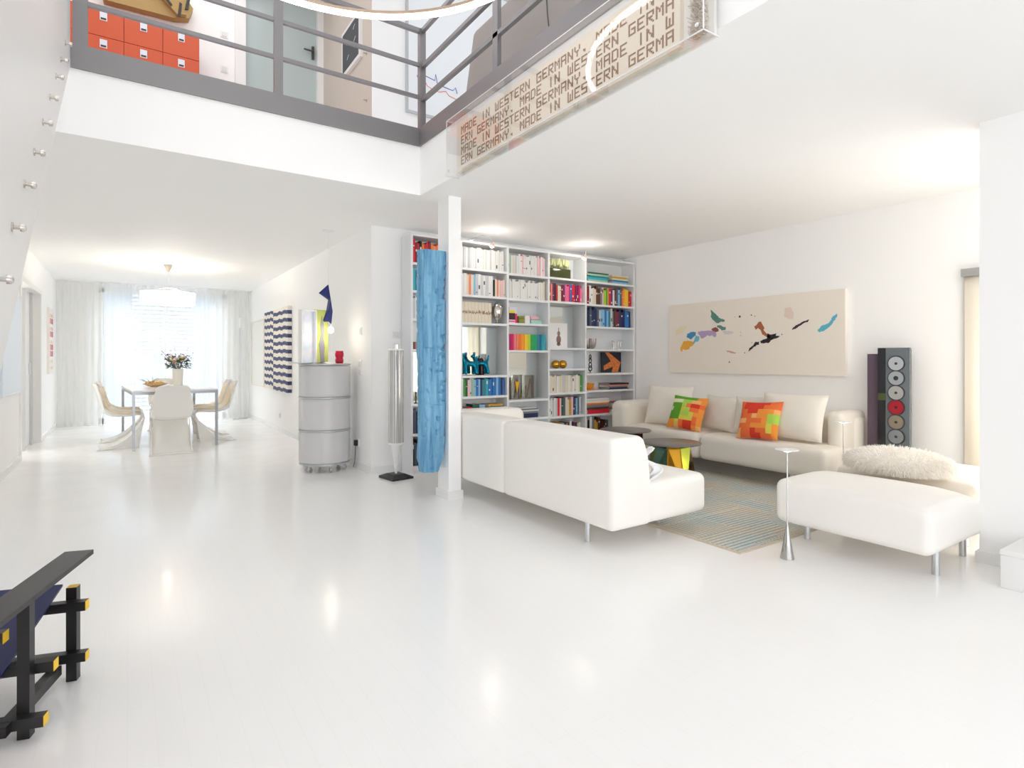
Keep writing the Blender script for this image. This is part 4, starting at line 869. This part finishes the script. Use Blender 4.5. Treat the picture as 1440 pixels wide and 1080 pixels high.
# rightmost bay
t = thing('fluted_bowl', 'fluted grey and clear glass bowl, rightmost bay', 'bowl', (4.80, 5.36, 1.277)); m = MB(); P = []
for r_, z in ((.045, 0), (.065, .02), (.078, .06), (.08, .13), (.076, .13), (.073, .06), (.05, .012), (.001, .01)):
    P.append([(r_ * (1 + (.05 * math.cos(i / 56 * 2 * math.pi * 14) if r_ > .06 else 0)) * math.cos(i / 56 * 2 * math.pi), r_ * (1 + (.05 * math.cos(i / 56 * 2 * math.pi * 14) if r_ > .06 else 0)) * math.sin(i / 56 * 2 * math.pi), z) for i in range(57)])
m.grid(P).build('bowl', M('grey_glass', srgb(168, 160, 158), .1, .5), t)
t = thing('wire_figure', 'small silver wire figure with four legs, rightmost bay', 'figurine', (5.27, 5.36, 1.277))
m = MB().tube([(-.09, 0, .11), (-.06, 0, .095), (-.02, 0, .10), (.03, 0, .11), (.07, 0, .10), (.10, 0, .125)], .006, 8)
for x in (-.06, -.03, .03, .07): m.tube([(x, 0, .10), (x - .01, 0, .05), (x, 0, .0)], .006, 8)
m.build('wire', silver_m, t)
t = thing('dark_figurine', 'slender black looped figurine beside the orange arrow picture', 'figurine', (4.80, 5.35, .977))
m = MB()
for z, a_, b_ in ((.20, .014, .03), (.155, .018, .03), (.10, .022, .034), (.055, .026, .032)):
    m.tube([(a_ * math.cos(k / 12 * 6.2832), 0, z + b_ * math.sin(k / 12 * 6.2832)) for k in range(13)], .006, 6, cap=False)
m.tube([(0, 0, 0), (0, 0, .035)], .005, 6).lathe([(.022, 0), (.022, .005)], 16); m.build('loops', M('black_bronze', (.03, .028, .03), .25, .6), t)
t = thing('arrow_picture', 'black square picture with a broad orange arrow shape, rightmost bay', 'picture', (5.04, 5.40, .977))
MB().box(0, .345, 0, .02, 0, .262).build('panel', M('charcoal_canvas', srgb(40, 40, 52), .7), t, smooth=False)
om = M('mottled_orange', srgb(214, 120, 52), .6); noisecol(om, srgb(196, 84, 40), srgb(230, 146, 66), 60)
RX = Matrix.Rotation(R(90), 4, 'X')
MB().prism([(.055, .262), (.12, .262), (.335, .13), (.285, .005), (.175, .005), (.20, .075), (.04, .03), (.035, .085), (.16, .145)], 0, .002, RX).build('arrow', om, t, smooth=False)
t = thing('amber_bowl', 'amber glass dish on an orange tray, rightmost bay', 'bowl', (4.78, 5.35, .765))
MB().rbox(-.10, .12, -.06, .06, 0, .008, .003, 2).build('tray', M('orange_tray', srgb(240, 150, 50), .4), t)
MB().lathe([(.03, .008), (.06, .03), (.075, .06), (.085, .085), (.078, .085), (.055, .03), (.001, .018)], 28, ax=(-.02, 0)).build('dish', M('amber_glass', srgb(226, 150, 50), .1), t)
MB().ball((.08, .0, .045), (.024, .02, .035), 12).build('stopper', M('pale_ceramic', srgb(222, 220, 220), .3), t)
t = thing('small_figures', 'small dark pair of figures on the tall open shelf, leftmost bay', 'figurine', (2.43, 5.34, .70))
MB().lathe([(.018, 0), (.018, .006), (.006, .012), (.01, .06), (.006, .09), (.011, .105), (.001, .12)], 14).lathe([(.014, 0), (.014, .005), (.005, .01), (.008, .05), (.004, .07), (.009, .085), (.001, .095)], 14, ax=(.045, .01)).build('figures', M('olive_bronze', srgb(110, 96, 60), .35, .6), t)
sbox('wooden_box', 'small reddish-brown wooden box, upper open shelf of the leftmost bay', 'box', 2.385, .10, 5.31, .1, 1.25, .075, (168, 110, 80), [(0, .02, 0, .075, (110, 30, 30))])

# spotlights clipped to the shelf top
def spot(label, x, flip, watts):
    t = thing('shelf_spotlight', label, 'lamp', (x, 5.30, 2.411))
    MB().rbox(-.025, .025, -.035, .03, 0, .014, .004, 2).build('clamp', chrome_m, t)
    MB().tube([(0, 0, .012), (.03 * flip, -.05, .035), (.07 * flip, -.14, .045), (.12 * flip, -.21, .02), (.15 * flip, -.235, -.03)], .0035, 8).build('arm', satin_m, t)
    T = Matrix.Translation((.15 * flip, -.235, -.03)) @ Matrix.Rotation(R(25), 4, 'Y')
    MB().lathe([(.006, .0), (.014, -.02), (.030, -.055)], 24, T, cap=False).build('shade', M('rose_shade', srgb(206, 170, 150), .3, .5), t)
    MB().ball((.15 * flip - .022, -.235, -.078), .018, 12).build('bulb', emit('hot_bulb', (1, .94, .86), 5), t)
    point('spot_light', (x + .15 * flip - .03, 5.04, 2.31), watts, (1, .9, .8), .05)
spot('small clip-on spotlight over the top shelf right of the column', 3.04, 1, 1.2)
spot('small clip-on spotlight over the top shelf of the fourth bay', 4.62, -1, 1.5)

# ------------------------------------------------------------------ carved blue plank on the column
from mathutils import noise as NZ
m = MB(); P = []; nz, na = 260, 64; cx, cy = 2.062, 4.235
for i in range(nz + 1):
    z = .235 + 1.80 * i / nz; f = i / nz; row = []
    hw = .113 - .012 * max(0, .2 - f) / .2 - .028 * max(0, .06 - f) / .06; xo = .006 * math.sin(f * 7) - .018 * max(0, .14 - f) / .14
    for k in range(na):
        a = 2 * math.pi * k / na; ca, sa = math.cos(a), math.sin(a)
        x = (abs(ca) ** .7) * (1 if ca > 0 else -1) * hw; y = (abs(sa) ** .75) * (1 if sa > 0 else -1) * .072
        gr = NZ.noise(Vector((x * 60, y * 60, z * 1.2))) * .011 + NZ.noise(Vector((x * 30, y * 30, z * 6))) * .006
        chips = max(0, NZ.noise(Vector((x * 26 + 3, y * 26, z * 22))) - .18) * (.075 if x > .02 else .02)
        gouge = -.012 if (.30 < f < .56 and x < -.02 + .09 * (.56 - f) / .26 and y < 0 and x > -.085) else 0
        s_ = 1 + (gr + gouge - chips) / .075
        row.append((cx + xo + x * s_, cy + y * s_, z))
    row.append(row[0]); P.append(row)
m.grid(P); n = na
bot = P[0][:-1]; top = [(x, y, z + .012 * math.sin(x * 160) - (x - cx) * .12) for x, y, z in P[-1][:-1]]
for (ring_, sgn) in ((bot, 1), (P[-1][:-1], -1)):
    b0 = len(m.v); m.v += ring_; m.v.append((sum(p[0] for p in ring_) / n, sum(p[1] for p in ring_) / n, ring_[0][2]))
    for k in range(n): m.f.append((b0 + k, b0 + (k + 1) % n, b0 + n)); m.mi.append(0)
bl = M('sky_blue_paint', srgb(106, 178, 224), .6); noisecol(bl, srgb(92, 152, 194), srgb(132, 188, 220), 7, (4, 4, .35), 6); bump(bl, 30, .9, .015, 6, (4, 4, .35))
m.v = [(x - cx, y - cy, z - .235) for x, y, z in m.v]
o = m.build('carved_plank', bl, ang=1.0); o.location = (cx, cy, .235)
tag(o, 'rough carved sky-blue wooden plank mounted upright on the white column', 'sculpture')

# tall translucent column speaker
t = thing('tower_speaker', 'tall translucent speaker tube on a white cone and black foot beside the bookshelf', 'lamp', (2.155, 5.19, 0))
T45 = Matrix.Rotation(R(8), 4, 'Z')
MB().prism([(-.115, -.13), (.115, -.13), (.115, .13), (-.115, .13)], 0, .02, T45).add([(-.115, -.13, .02), (.115, -.13, .02), (.115, .13, .02), (-.115, .13, .02), (-.06, -.07, .045), (.06, -.07, .045), (.06, .07, .045), (-.06, .07, .045)], [(0, 1, 5, 4), (1, 2, 6, 5), (2, 3, 7, 6), (3, 0, 4, 7), (4, 5, 6, 7)], T45).build('foot', black_m, t, smooth=False)
MB().lathe([(.012, .044), (.014, .08), (.048, .33), (.05, .345)], 28).build('cone', white_m, t)
tb = M('translucent_tube', srgb(214, 212, 208), .15, .3); noisecol(tb, srgb(170, 168, 166), srgb(232, 232, 230), 16, (8, 8, .02), 2)
MB().lathe([(.07, .33), (.072, .335), (.072, 1.235), (.07, 1.24)], 48).build('tube', tb, t)
MB().lathe([(.075, .325), (.075, .345)], 48).lathe([(.074, 1.235), (.074, 1.25)], 48).build('collar', trim_m, t)
MB().lathe([(.032, 1.25), (.032, 1.29), (.028, 1.295)], 32).build('cap', chrome_m, t)

# ------------------------------------------------------------------ round container stack
t = thing('round_cabinet', 'grey-white round cabinet of three stacked drums on small castors', 'cabinet', (1.71, 6.02, 0), -150)
drum = M('pearl_grey_plastic', srgb(206, 205, 206), .3); band = M('satin_band', srgb(186, 190, 190), .3, .5)
rC = .255
for k in range(3):
    z0 = .085 + k * .336
    MB().lathe([(rC - .006, z0 + .008), (rC, z0 + .016), (rC, z0 + .318), (rC - .004, z0 + .326)], 64).build('drum', drum, t)
    if k: MB().lathe([(rC + .003, z0 - .010), (rC + .006, z0 - .006), (rC + .006, z0 + .004), (rC + .003, z0 + .008)], 64).build('band', band, t)
    m = MB()
    for a in (-38, 128): m.box(rC - .004, rC + .0025, -.002, .002, z0 + .02, z0 + .316, Matrix.Rotation(R(a), 4, 'Z'))
    m.build('door_edge', band, t)
MB().lathe([(rC + .006, 1.087), (rC + .008, 1.092), (rC + .008, 1.102), (rC + .004, 1.105)], 64).build('top', band, t)
MB().lathe([(rC - .01, .07), (rC, .074), (rC, .092)], 64).build('base', band, t)
for a in range(0, 360, 60):
    x, y = .2 * math.cos(R(a)), .2 * math.sin(R(a)); c_ = MB().box(x - .012, x + .012, y - .008, y + .008, .045, .075).build('castor', satin_m, t)
    MB().lathe([(.022, -.01), (.024, -.006), (.024, .006), (.022, .01)], 20, Matrix.Translation((x, y, .0245)) @ Matrix.Rotation(R(90), 4, 'X') @ Matrix.Rotation(R(a), 4, 'Y')).build('wheel', satin_m, c_)
# things on and above it
t = thing('framed_picture', 'white deep-framed pale picture standing on the round cabinet', 'picture', (1.535, 6.02, 1.106), 22)
MB().box(-.09, -.08, -.03, .03, 0, .55).box(.08, .09, -.03, .03, 0, .55).box(-.08, .08, -.03, .03, 0, .012).box(-.08, .08, -.03, .03, .538, .55).box(-.08, .08, .02, .03, .012, .538).build('frame', white_m, t, smooth=False)
pq = M('pastel_print', srgb(222, 224, 236), .5); noisecol(pq, srgb(206, 220, 236), srgb(240, 230, 236), 9)
MB().box(-.08, .08, .012, .02, .012, .538).build('print', pq, t, smooth=False)
t = thing('lime_picture', 'lime yellow picture with a grey figure shape on the round cabinet', 'picture', (1.69, 6.07, 1.106), 12)
MB().box(-.075, .075, 0, .02, 0, .56).build('panel', M('lime_paint', srgb(198, 208, 112), .6), t, smooth=False)
m = MB().prism([(-.01, .0), (.035, .0), (.028, .10), (.036, .17), (.02, .26), (.03, .34), (.022, .42), (.002, .50), (-.012, .40), (-.004, .30), (-.03, .20), (-.018, .10)], 0, .004, RX); m.build('grey_shape', M('grey_mottle', srgb(150, 150, 158), .6), t, smooth=False)
t = thing('red_tumbler', 'wavy deep red glass tumbler on the round cabinet', 'vase', (1.835, 5.93, 1.106))
MB().lathe([(.034, 0), (.04, .01), (.043, .03), (.037, .05), (.036, .06), (.043, .075), (.044, .10), (.038, .118), (.04, .128), (.036, .13)], 32).build('tumbler', M('ruby_glass', srgb(196, 8, 54), .1), t)
m = MB(); m.grid([[(x, y, .004 + .006 * math.sin(x * 40) * math.sin(y * 30)) for y in [-.06 + .02 * j for j in range(7)]] for x in [-.08 + .02 * i for i in range(9)]])
o = m.build('paper_sheet', M('white_paper', srgb(240, 238, 232), .7)); o.location = (1.655, 5.87, 1.1095); solid(o, .002); tag(o, 'rumpled white paper sheet on the front of the round cabinet', 'paper')
t = thing('glass_tray', 'thin clear tray jutting left over the edge of the round cabinet', 'tray', (1.44, 5.91, 1.106))
MB().lathe([(.10, 0), (.115, .004), (.118, .012), (.112, .012), (.10, .008)], 40).build('tray', M('pale_tray', srgb(214, 218, 218), .15), t)
# blue paper pendant
t = thing('pendant_lamp', 'dark blue folded pendant with a bare bulb above the round cabinet', 'lamp', (1.735, 5.98, H))
MB().lathe([(.06, -.012), (.06, 0)], 32).build('canopy', white_m, t)
MB().tube([(0, 0, -.01), (0, 0, -.60)], .0025, 6).build('cord', white_m, t)
dk = M('ink_blue_card', srgb(28, 40, 110), .6)
m = MB(); F = [(.0, 0, -.56), (-.105, -.02, -.66), (.005, .03, -.72), (.012, -.045, -.72), (.045, .0, -.84), (-.015, .03, -.84), (-.01, -.04, -.83), (.03, 0, -.98), (-.005, -.02, -.95), (-.05, -.02, -.955), (.0, .02, -.93), (-.055, 0, -.935)]
m.add(F, [(0, 1, 3), (0, 2, 1), (1, 2, 3), (0, 3, 4), (0, 4, 2), (3, 6, 4), (2, 4, 5), (2, 5, 3), (3, 5, 6), (4, 6, 7), (4, 7, 5), (5, 7, 8), (6, 8, 7), (6, 5, 11), (6, 11, 9), (6, 9, 8), (5, 10, 11), (5, 8, 10), (8, 9, 10), (9, 11, 10)])
m.build('folded_shade', dk, t, smooth=False)
MB().lathe([(.012, -.97), (.013, -.985), (.012, -1.0)], 16, ax=(.025, 0)).build('socket', chrome_m, t)
MB().ball((.025, 0, -1.035), (.03, .03, .036), 20).build('bulb', emit('bulb_glow', (1, .93, .8), 4), t)
point('pendant_light', (1.745, 5.90, 1.40), .7, (1, .88, .72), .04)
# wall fittings
switch(2.02, 5.80, 1.44, '-X', 'white wall switch above, right of the round cabinet')
switch(2.02, 5.81, 1.06, '-X', 'white double socket plate below the switch, right of the round cabinet', 2)
switch(2.285, 5.5, 1.40, '-Y', 'faint white switch plate beside the bookshelf upright')
t = thing('power_plug', 'black power plug with cable low on the wall beside the round cabinet', 'plug', (2.02, 5.88, .27))
MB().rbox(-.012, 0, -.04, .04, -.04, .04, .004, 2).build('socket_plate', trim_m, t); MB().rbox(-.045, -.012, -.024, .024, -.03, .03, .006, 3).build('plug', black_m, t)
MB().tube([(-.03, 0, -.03), (-.034, -.005, -.10), (-.04, .0, -.20), (-.045, .03, -.255), (-.03, .07, -.262)], .003, 6).build('cable', dark_m, t)
switch(2.02, 9.6, .25, '-X', 'small socket plate low under the striped canvases')

# ------------------------------------------------------------------ art on the dining walls
def striped(label, y0, y1, z0, z1, phase, seed):
    t = thing('striped_canvas', label, 'painting', (2.018, (y0 + y1) / 2, z0)); w = (y1 - y0) / 2; hh = z1 - z0
    MB().box(-.06, 0, -w, w, 0, hh).build('canvas', M('ivory_canvas', srgb(240, 234, 224), .8), t, smooth=False)
    g = random.Random(seed); m = MB(); n = 11; p = hh / n; nv = M('navy_stripe', srgb(66, 72, 110), .7)
    prof = [g.uniform(-.007, .007) + (.008 if (i // 4) % 2 else -.006) for i in range(25)]
    for k in range(n + 1):
        za = (k + phase) * p; zb = za + p * .48
        if za > hh - .01: continue
        zb = min(zb, hh)
        vs = []
        for i in range(25):
            y = -w + 2 * w * i / 24; e = prof[i]; vs += [(-.0612, y, min(hh, max(0, za + e))), (-.0612, y, min(hh, max(0, zb + e)))]
        m.add(vs, [(2 * i, 2 * i + 1, 2 * i + 3, 2 * i + 2) for i in range(24)])
        a_, b_ = max(0, za + prof[0]), min(hh, zb + prof[0]); m.add([(-.0612, -w - .0012, a_), (0, -w - .0012, a_), (0, -w - .0012, b_), (-.0612, -w - .0012, b_)], [(0, 1, 2, 3)])
    m.build('stripes', nv, t, smooth=False); return t
striped('nearer navy and ivory striped canvas on the dining wall', 8.80, 9.80, .65, 1.94, .05, 3)
striped('farther navy and ivory striped canvas on the dining wall', 9.81, 10.50, .66, 1.94, .55, 4)
t = thing('framed_picture', 'large pale framed picture beyond the striped canvases', 'picture', (2.02, 11.35, .66))
MB().box(-.035, 0, -.62, -.60, 0, 1.2).box(-.035, 0, .60, .62, 0, 1.2).box(-.035, 0, -.6, .6, 0, .02).box(-.035, 0, -.6, .6, 1.18, 1.2).build('frame', M('pale_wood', srgb(236, 226, 212), .5), t, smooth=False)
MB().box(-.02, 0, -.6, .6, .02, 1.18).build('sheet', M('pale_sheet', srgb(236, 236, 230), .5), t, smooth=False)
t = thing('white_panel', 'pale bluish-white wall panel on the left wall before the sliding door', 'picture', (-.998, 7.75, .79))
MB().box(0, .03, -.65, .5, 0, 1.03).build('panel', M('cool_white_panel', srgb(224, 231, 240), .3), t, smooth=False)
MB().box(.03, .034, .485, .5, 0, 1.03).box(.03, .034, -.65, .485, 0, .012).box(.03, .034, -.65, .485, 1.018, 1.03).build('edge', white_m, t, smooth=False)
t = thing('wall_picture', 'narrow picture with pink and red squares on the left wall by the curtain', 'picture', (-1.0, 11.25, .93))
MB().box(0, .03, -.29, .29, 0, 1.0).build('panel', M('ivory_panel', srgb(240, 236, 230), .6), t, smooth=False)
m = MB(); ms = [M('raspberry', srgb(190, 40, 90), .6), M('coral_tint', srgb(220, 140, 120), .6), M('sand_tint', srgb(220, 200, 160), .6)]; g = random.Random(9)
for k in range(9):
    z = .06 + k * .10; m.cur = 0 if k in (2, 3, 5, 7) else g.choice((1, 2)); s_ = .085 if m.cur == 0 else .05
    for y in (-.16, 0.0, .12): m.box(.03, .0312, y, y + (.09 if m.cur == 0 else .05), z, z + s_)
m.build('squares', ms, t, smooth=False)

# ------------------------------------------------------------------ dining corner
def panton(label, x, y, rz, cushion=False, group=None):
    t = thing('dining_chair', label, 'chair', (x, y, 0), rz, group)
    pr = [(-.335, .835, .10, 0), (-.325, .82, .15, 0), (-.31, .78, .19, .01), (-.285, .70, .225, .03), (-.26, .60, .245, .055), (-.235, .52, .25, .075), (-.20, .455, .25, .08), (-.14, .42, .248, .07), (-.05, .405, .245, .045), (.06, .41, .24, .03), (.15, .42, .235, .015), (.205, .415, .225, .005), (.225, .39, .22, 0), (.215, .35, .215, 0),
          (.17, .28, .21, 0), (.11, .205, .21, 0), (.03, .125, .215, 0), (-.07, .06, .225, 0), (-.17, .022, .235, 0), (-.26, .006, .245, 0)]
    fine = []
    for i in range(len(pr) - 1):
        for k in range(3): f = k / 3; fine.append(tuple(a + (b_ - a) * f for a, b_ in zip(pr[i], pr[i + 1])))
    fine.append(pr[-1]); n = 20; P = []
    for i, (px, pz_, w, up) in enumerate(fine):
        row = []; low = max(0, (i - 40) / (len(fine) - 40)) if i > 40 else 0
        for j in range(n + 1):
            u = 2 * j / n - 1; e = u * u
            dx = .05 * e * (1 if i < 18 else 0) * min(1, (18 - i) / 6 if i < 18 else 0)
            zz = pz_ + up * e * e * (1 if i > 12 else .2)
            # the foot's skirt sweeps down at both sides
            if low or i > 36:
                k = (i - 36) / (len(fine) - 37); zz = pz_ * (1 - .9 * abs(u) ** 4 * k); dx = -.02 * e * k
            row.append((px + dx, u * w * (1 - .12 * e * e * (1 if 6 < i < 40 else 0)), max(.004, zz)))
        P.append(row)
    o = MB().grid(P).build('shell', M('white_plastic', srgb(238, 236, 232), .25), t, ang=1.5); solid(o, .012, 0)
    # side wings that close the foot towards the floor
    q = [(.222, .385), (.175, .285), (.11, .205), (.03, .125), (-.07, .06), (-.17, .024), (-.26, .008), (-.26, 0), (.165, 0), (.18, .10), (.205, .26)]
    for s_ in (-1, 1): MB().prism(q, .203 if s_ > 0 else -.215, .215 if s_ > 0 else -.203, RX).build('foot_side', MATS['white_plastic'], t, smooth=False)
    if cushion:
        C = [(-.27, .76, .12), (-.255, .70, .17), (-.235, .62, .19), (-.21, .54, .195), (-.17, .475, .195), (-.10, .447, .19), (0, .437, .185), (.10, .437, .18), (.17, .437, .15)]
        P = []
        for i, (px, pz_, w) in enumerate(C):
            P.append([(px + .02 * (u * u), u * w, pz_ + .014 * (1 - abs(u)) + .012 * math.sin(i * 2.2) * .3) for u in [2 * j / 14 - 1 for j in range(15)]])
        c_ = MB().grid(P).build('seat_cushion', M('cream_cushion', srgb(238, 222, 196), .8), t, ang=1.5); solid(c_, .03, 0)
    return t
panton('glossy white cantilever chair at the near end of the dining table', .455, 8.22, 90)
panton('nearer white cantilever chair left of the dining table, with cream pad', -.04, 9.02, 0, True)
panton('farther white cantilever chair left of the dining table, with cream pad', -.04, 9.80, 0, True)
panton('nearer white cantilever chair right of the dining table, with cream pad', 1.0, 9.12, 180, True)
panton('farther white cantilever chair right of the dining table, with cream pad', 1.02, 9.85, 180, True)
panton('white cantilever chair at the window end of the dining table', .50, 10.62, -90)
table_steel = M('dark_chrome', (.34, .35, .37), .3, 1)
t = thing('dining_table', 'white rectangular dining table with chrome legs and frame', 'table', (.47, 9.38, 0), 4)
MB().box(-.48, .48, -.87, .87, .737, .757).build('table_top', M('white_table_top', (.85, .85, .85), .15), t, smooth=False)
MB().box(-.48, .48, -.87, -.85, .70, .737).box(-.48, .48, .85, .87, .70, .737).box(-.48, -.46, -.85, .85, .70, .737).box(.46, .48, -.85, .85, .70, .737).build('frame', table_steel, t, smooth=False)
for x in (-.48, .45):
    for y in (-.87, .84): MB().box(x, x + .03, y, y + .03, 0, .70).build('leg', table_steel, t, smooth=False)
t = thing('flower_vase', 'tall cream vase with a mixed bouquet on the dining table', 'vase', (.61, 9.6, .757))
MB().lathe([(.055, 0), (.062, .01), (.072, .25), (.068, .25), (.055, .02)], 36).build('vase', M('ivory_ceramic', srgb(238, 234, 226), .3), t)
g = random.Random(21); lf = MB(); fl = MB(); vi = MB(); tw = MB()
for k in range(150):
    a = g.uniform(0, 6.28); r_ = .17 * math.sqrt(g.random()); z = .26 + g.uniform(0, .22) * (1 - r_ * 2.2); x, y = r_ * math.cos(a), r_ * math.sin(a)
    T = Matrix.Translation((x, y, z)) @ Matrix.Rotation(a, 4, 'Z') @ Matrix.Rotation(g.uniform(-1, 1), 4, 'Y') @ Matrix.Rotation(g.uniform(-1, 1), 4, 'X')
    lf.add([(-.03, 0, 0), (0, -.012, .003), (.035, 0, 0), (0, .012, .003)], [(0, 1, 2, 3)], T)
for k in range(15):
    a = k * 2.4; r_ = .04 + .1 * g.random(); x, y = r_ * math.cos(a), r_ * math.sin(a); z = .30 + .16 * g.random() * (1.2 - r_ * 5) + .03
    fl.ball((x, y, z), (.024, .024, .02), 10); tw.tube([(x * .2, y * .2, .2), (x * .7, y * .7, z - .06), (x, y, z - .015)], .002, 4)
for k in range(60):
    a = g.uniform(0, 6.28); r_ = .05 + .13 * g.random(); vi.ball((r_ * math.cos(a), r_ * math.sin(a), .27 + g.uniform(0, .2)), .009, 6)
for k in range(9):
    a = g.uniform(0, 6.28); e_ = Vector((.2 * math.cos(a), .2 * math.sin(a), .40 + .16 * g.random())); tw.tube([(0, 0, .2), e_ * .6 + Vector((0, 0, .1)), e_], .0016, 4); vi.ball(e_, .008, 6)
lf.build('leaves', M('bouquet_leaf', srgb(74, 96, 58), .7), t)['kind'] = 'stuff'; fl.build('blooms', M('peach_bloom', srgb(230, 196, 170), .7), t); vi.build('violet_buds', M('violet_bud', srgb(96, 72, 124), .7), t); tw.build('stems', M('bouquet_stem', srgb(90, 90, 60), .7), t)
t = thing('fruit_bowl', 'shallow wooden bowl with dried pale fruit on the dining table', 'bowl', (.33, 9.58, .757))
MB().lathe([(.05, 0), (.10, .015), (.16, .045), (.155, .048), (.09, .022), (.001, .012)], 36, Matrix.Diagonal((1.0, .7, 1, 1))).build('bowl', M('light_wood', srgb(216, 184, 140), .5), t)
g = random.Random(6); m = MB()
for k in range(16): m.ball((g.uniform(-.10, .10), g.uniform(-.06, .06), .04 + g.uniform(0, .03)), (g.uniform(.018, .03), .02, .018), 10)
m.build('dried_fruit', M('pale_ochre', srgb(224, 190, 130), .6), t)
m = MB()
for k in range(8): a = k * .8; m.tube([(-.05 + .03 * math.cos(a), .03 * math.sin(a), .05), (-.10 + .09 * math.cos(a), .07 * math.sin(a), .09 + .05 * g.random())], .0018, 4)
m.build('twigs', MATS['bouquet_stem'], t)
t = thing('pendant_lamp', 'round white drum pendant lamp over the dining table', 'lamp', (.48, 9.4, H))
MB().lathe([(.062, 0), (.058, -.012), (.012, -.11)], 32).build('canopy', M('nickel_cone', srgb(190, 182, 172), .3, .8), t)
m = MB().tube([(0, 0, -.10), (0, 0, -.33)], .003, 6)
for a in (90, 210, 330): m.tube([(0, 0, -.33), (.30 * math.cos(R(a)), .30 * math.sin(R(a)), -.40)], .002, 5)
m.build('suspension', satin_m, t)
sh = sheer('lamp_shade', srgb(248, 240, 226), .06)
MB().lathe([(.335, -.40), (.335, -.565)], 64, cap=False).build('shade', sh, t)
MB().lathe([(.34, -.395), (.34, -.405)], 64, cap=False).build('rim', trim_m, t)
MB().lathe([(.325, -.562), (.001, -.564)], 64, cap=False).build('diffuser', sh, t)
MB().ball((0, 0, -.48), .045, 16).build('bulb', emit('drum_bulb', (1, .93, .82), 10), t)
point('drum_light', (.48, 9.4, H - .43), 17, (1, .9, .77), .06)
t = thing('floor_lamp', 'very slender silver floor lamp by the dining curtain', 'lamp', (1.80, 12.05, 0))
MB().rbox(-.13, .13, -.07, .07, 0, .012, .004, 2).build('base', satin_m, t); MB().lathe([(.008, .012), (.008, 1.75)], 12).build('pole', satin_m, t)
MB().box(-.012, .012, -.012, .012, 1.75, 1.95).build('head', white_m, t)

# sheer curtains across the back wall, hung in four lengths
sh1 = sheer('sheer_curtain', (.90, .90, .88), .30); sh2 = sheer('thin_sheer', (.92, .94, .96), .52)
def curtain(label, x0, x1, amp, lam, mat, seed, y=12.18):
    g = random.Random(seed); x1 -= .008; n = int((x1 - x0) / .012); P = []
    ph = g.uniform(0, 6); ph2 = g.uniform(0, 6)
    for i in range(n + 1):
        x = (x1 - x0) * i / n; c = []
        for z in (.0, .04, .5, 1.2, 2.0, 2.42, 2.478):
            k = amp * (1.15 - .3 * z / 2.5); c.append((x + .006 * math.sin(z * 2 + x * 9), k * math.sin(2 * math.pi * x / lam + ph + .25 * math.sin(z * 1.3 + x * 3)) + k * .5 * math.sin(2 * math.pi * x / (lam * 2.7) + ph2), z + .004))
        P.append(c)
    t = thing('curtain', label, 'curtain', (x0, y, 0)); MB().grid(P).build('cloth', mat, t, ang=1.5)
    hd = MB().box(0.002, x1 - x0 - .004, -.04, .04, 2.478, 2.489); hd.build('track', trim_m, t, smooth=False); return t
curtain('dense white sheer curtain at the left end of the dining window wall', -.985, -.35, .022, .10, sh1, 1)
curtain('thin sheer curtain over the left half of the dining window', -.35, .58, .018, .13, sh2, 2)
curtain('thin sheer curtain over the right half of the dining window', .58, 1.3, .018, .12, sh2, 3)
curtain('dense white sheer curtain at the right end beside the slender lamp', 1.3, 2.0, .022, .10, sh1, 4)

# ------------------------------------------------------------------ small black slat chair with yellow ends
t = thing('child_armchair', 'small black wooden armchair with yellow-tipped bars and blue seat', 'chair', (-.161, 2.577, 0), -17)
ylw = M('yellow_paint', srgb(244, 200, 20), .4); blue_s = M('deep_blue_lacquer', srgb(28, 36, 92), .3); pt = .032
def post(x, y, z, capc=None):
    p = MB().box(x - pt / 2, x + pt / 2, y - pt / 2, y + pt / 2, 0, z - .001).build('post', black_m, t, smooth=False)
    if capc: MB().box(x - pt / 2, x + pt / 2, y - pt / 2, y + pt / 2, z - .001, z).build('end_cap', ylw, p, smooth=False)
def rail(x0, x1, y, z, side=1):
    b_ = MB().box(x0, x1 - .001, y - pt / 2, y + pt / 2, z - pt / 2, z + pt / 2).build('rail', black_m, t, smooth=False)
    MB().box(x1 - .001, x1, y - pt / 2, y + pt / 2, z - pt / 2, z + pt / 2).build('end_cap', ylw, b_, smooth=False)
WX = -.46
for x in (0, WX): post(x, 0, .335, True); post(x, -.325, .43)
rail(WX - .06, .055, -pt, .275); rail(WX - .06, .055, -pt, .095)
rail(WX - .06, .065, -.325 + pt, .195); rail(WX - .06, .065, -.325 - pt, .062); rail(WX - .06, -.035, -.325 - pt, .325)
for x in (-pt, WX + pt): MB().box(x - pt / 2, x + pt / 2, -.40, .0 - pt / 2 - pt, .045, .077).build('side_rail', black_m, t, smooth=False)
for x in (0, WX): MB().box(x - .045, x + .045, -.60, .05, .43, .446).build('armrest', black_m, t, smooth=False)
MB().add([(-.42, -.36, .205), (-.045, -.36, .205), (-.045, .035, .325), (-.42, .035, .325), (-.42, -.36, .213), (-.045, -.36, .213), (-.045, .035, .333), (-.42, .035, .333)], [(0, 3, 2, 1), (4, 5, 6, 7), (0, 1, 5, 4), (1, 2, 6, 5), (2, 3, 7, 6), (3, 0, 4, 7)]).build('seat', blue_s, t, smooth=False)
MB().bar((-.23, -.33, .19), (-.23, -.60, .80), .34, .01).build('backrest', M('red_lacquer', srgb(190, 30, 30), .3), t, smooth=False)

for o in list(COL.objects):
    if o.get('category') == 'book': o.location.z += .0004
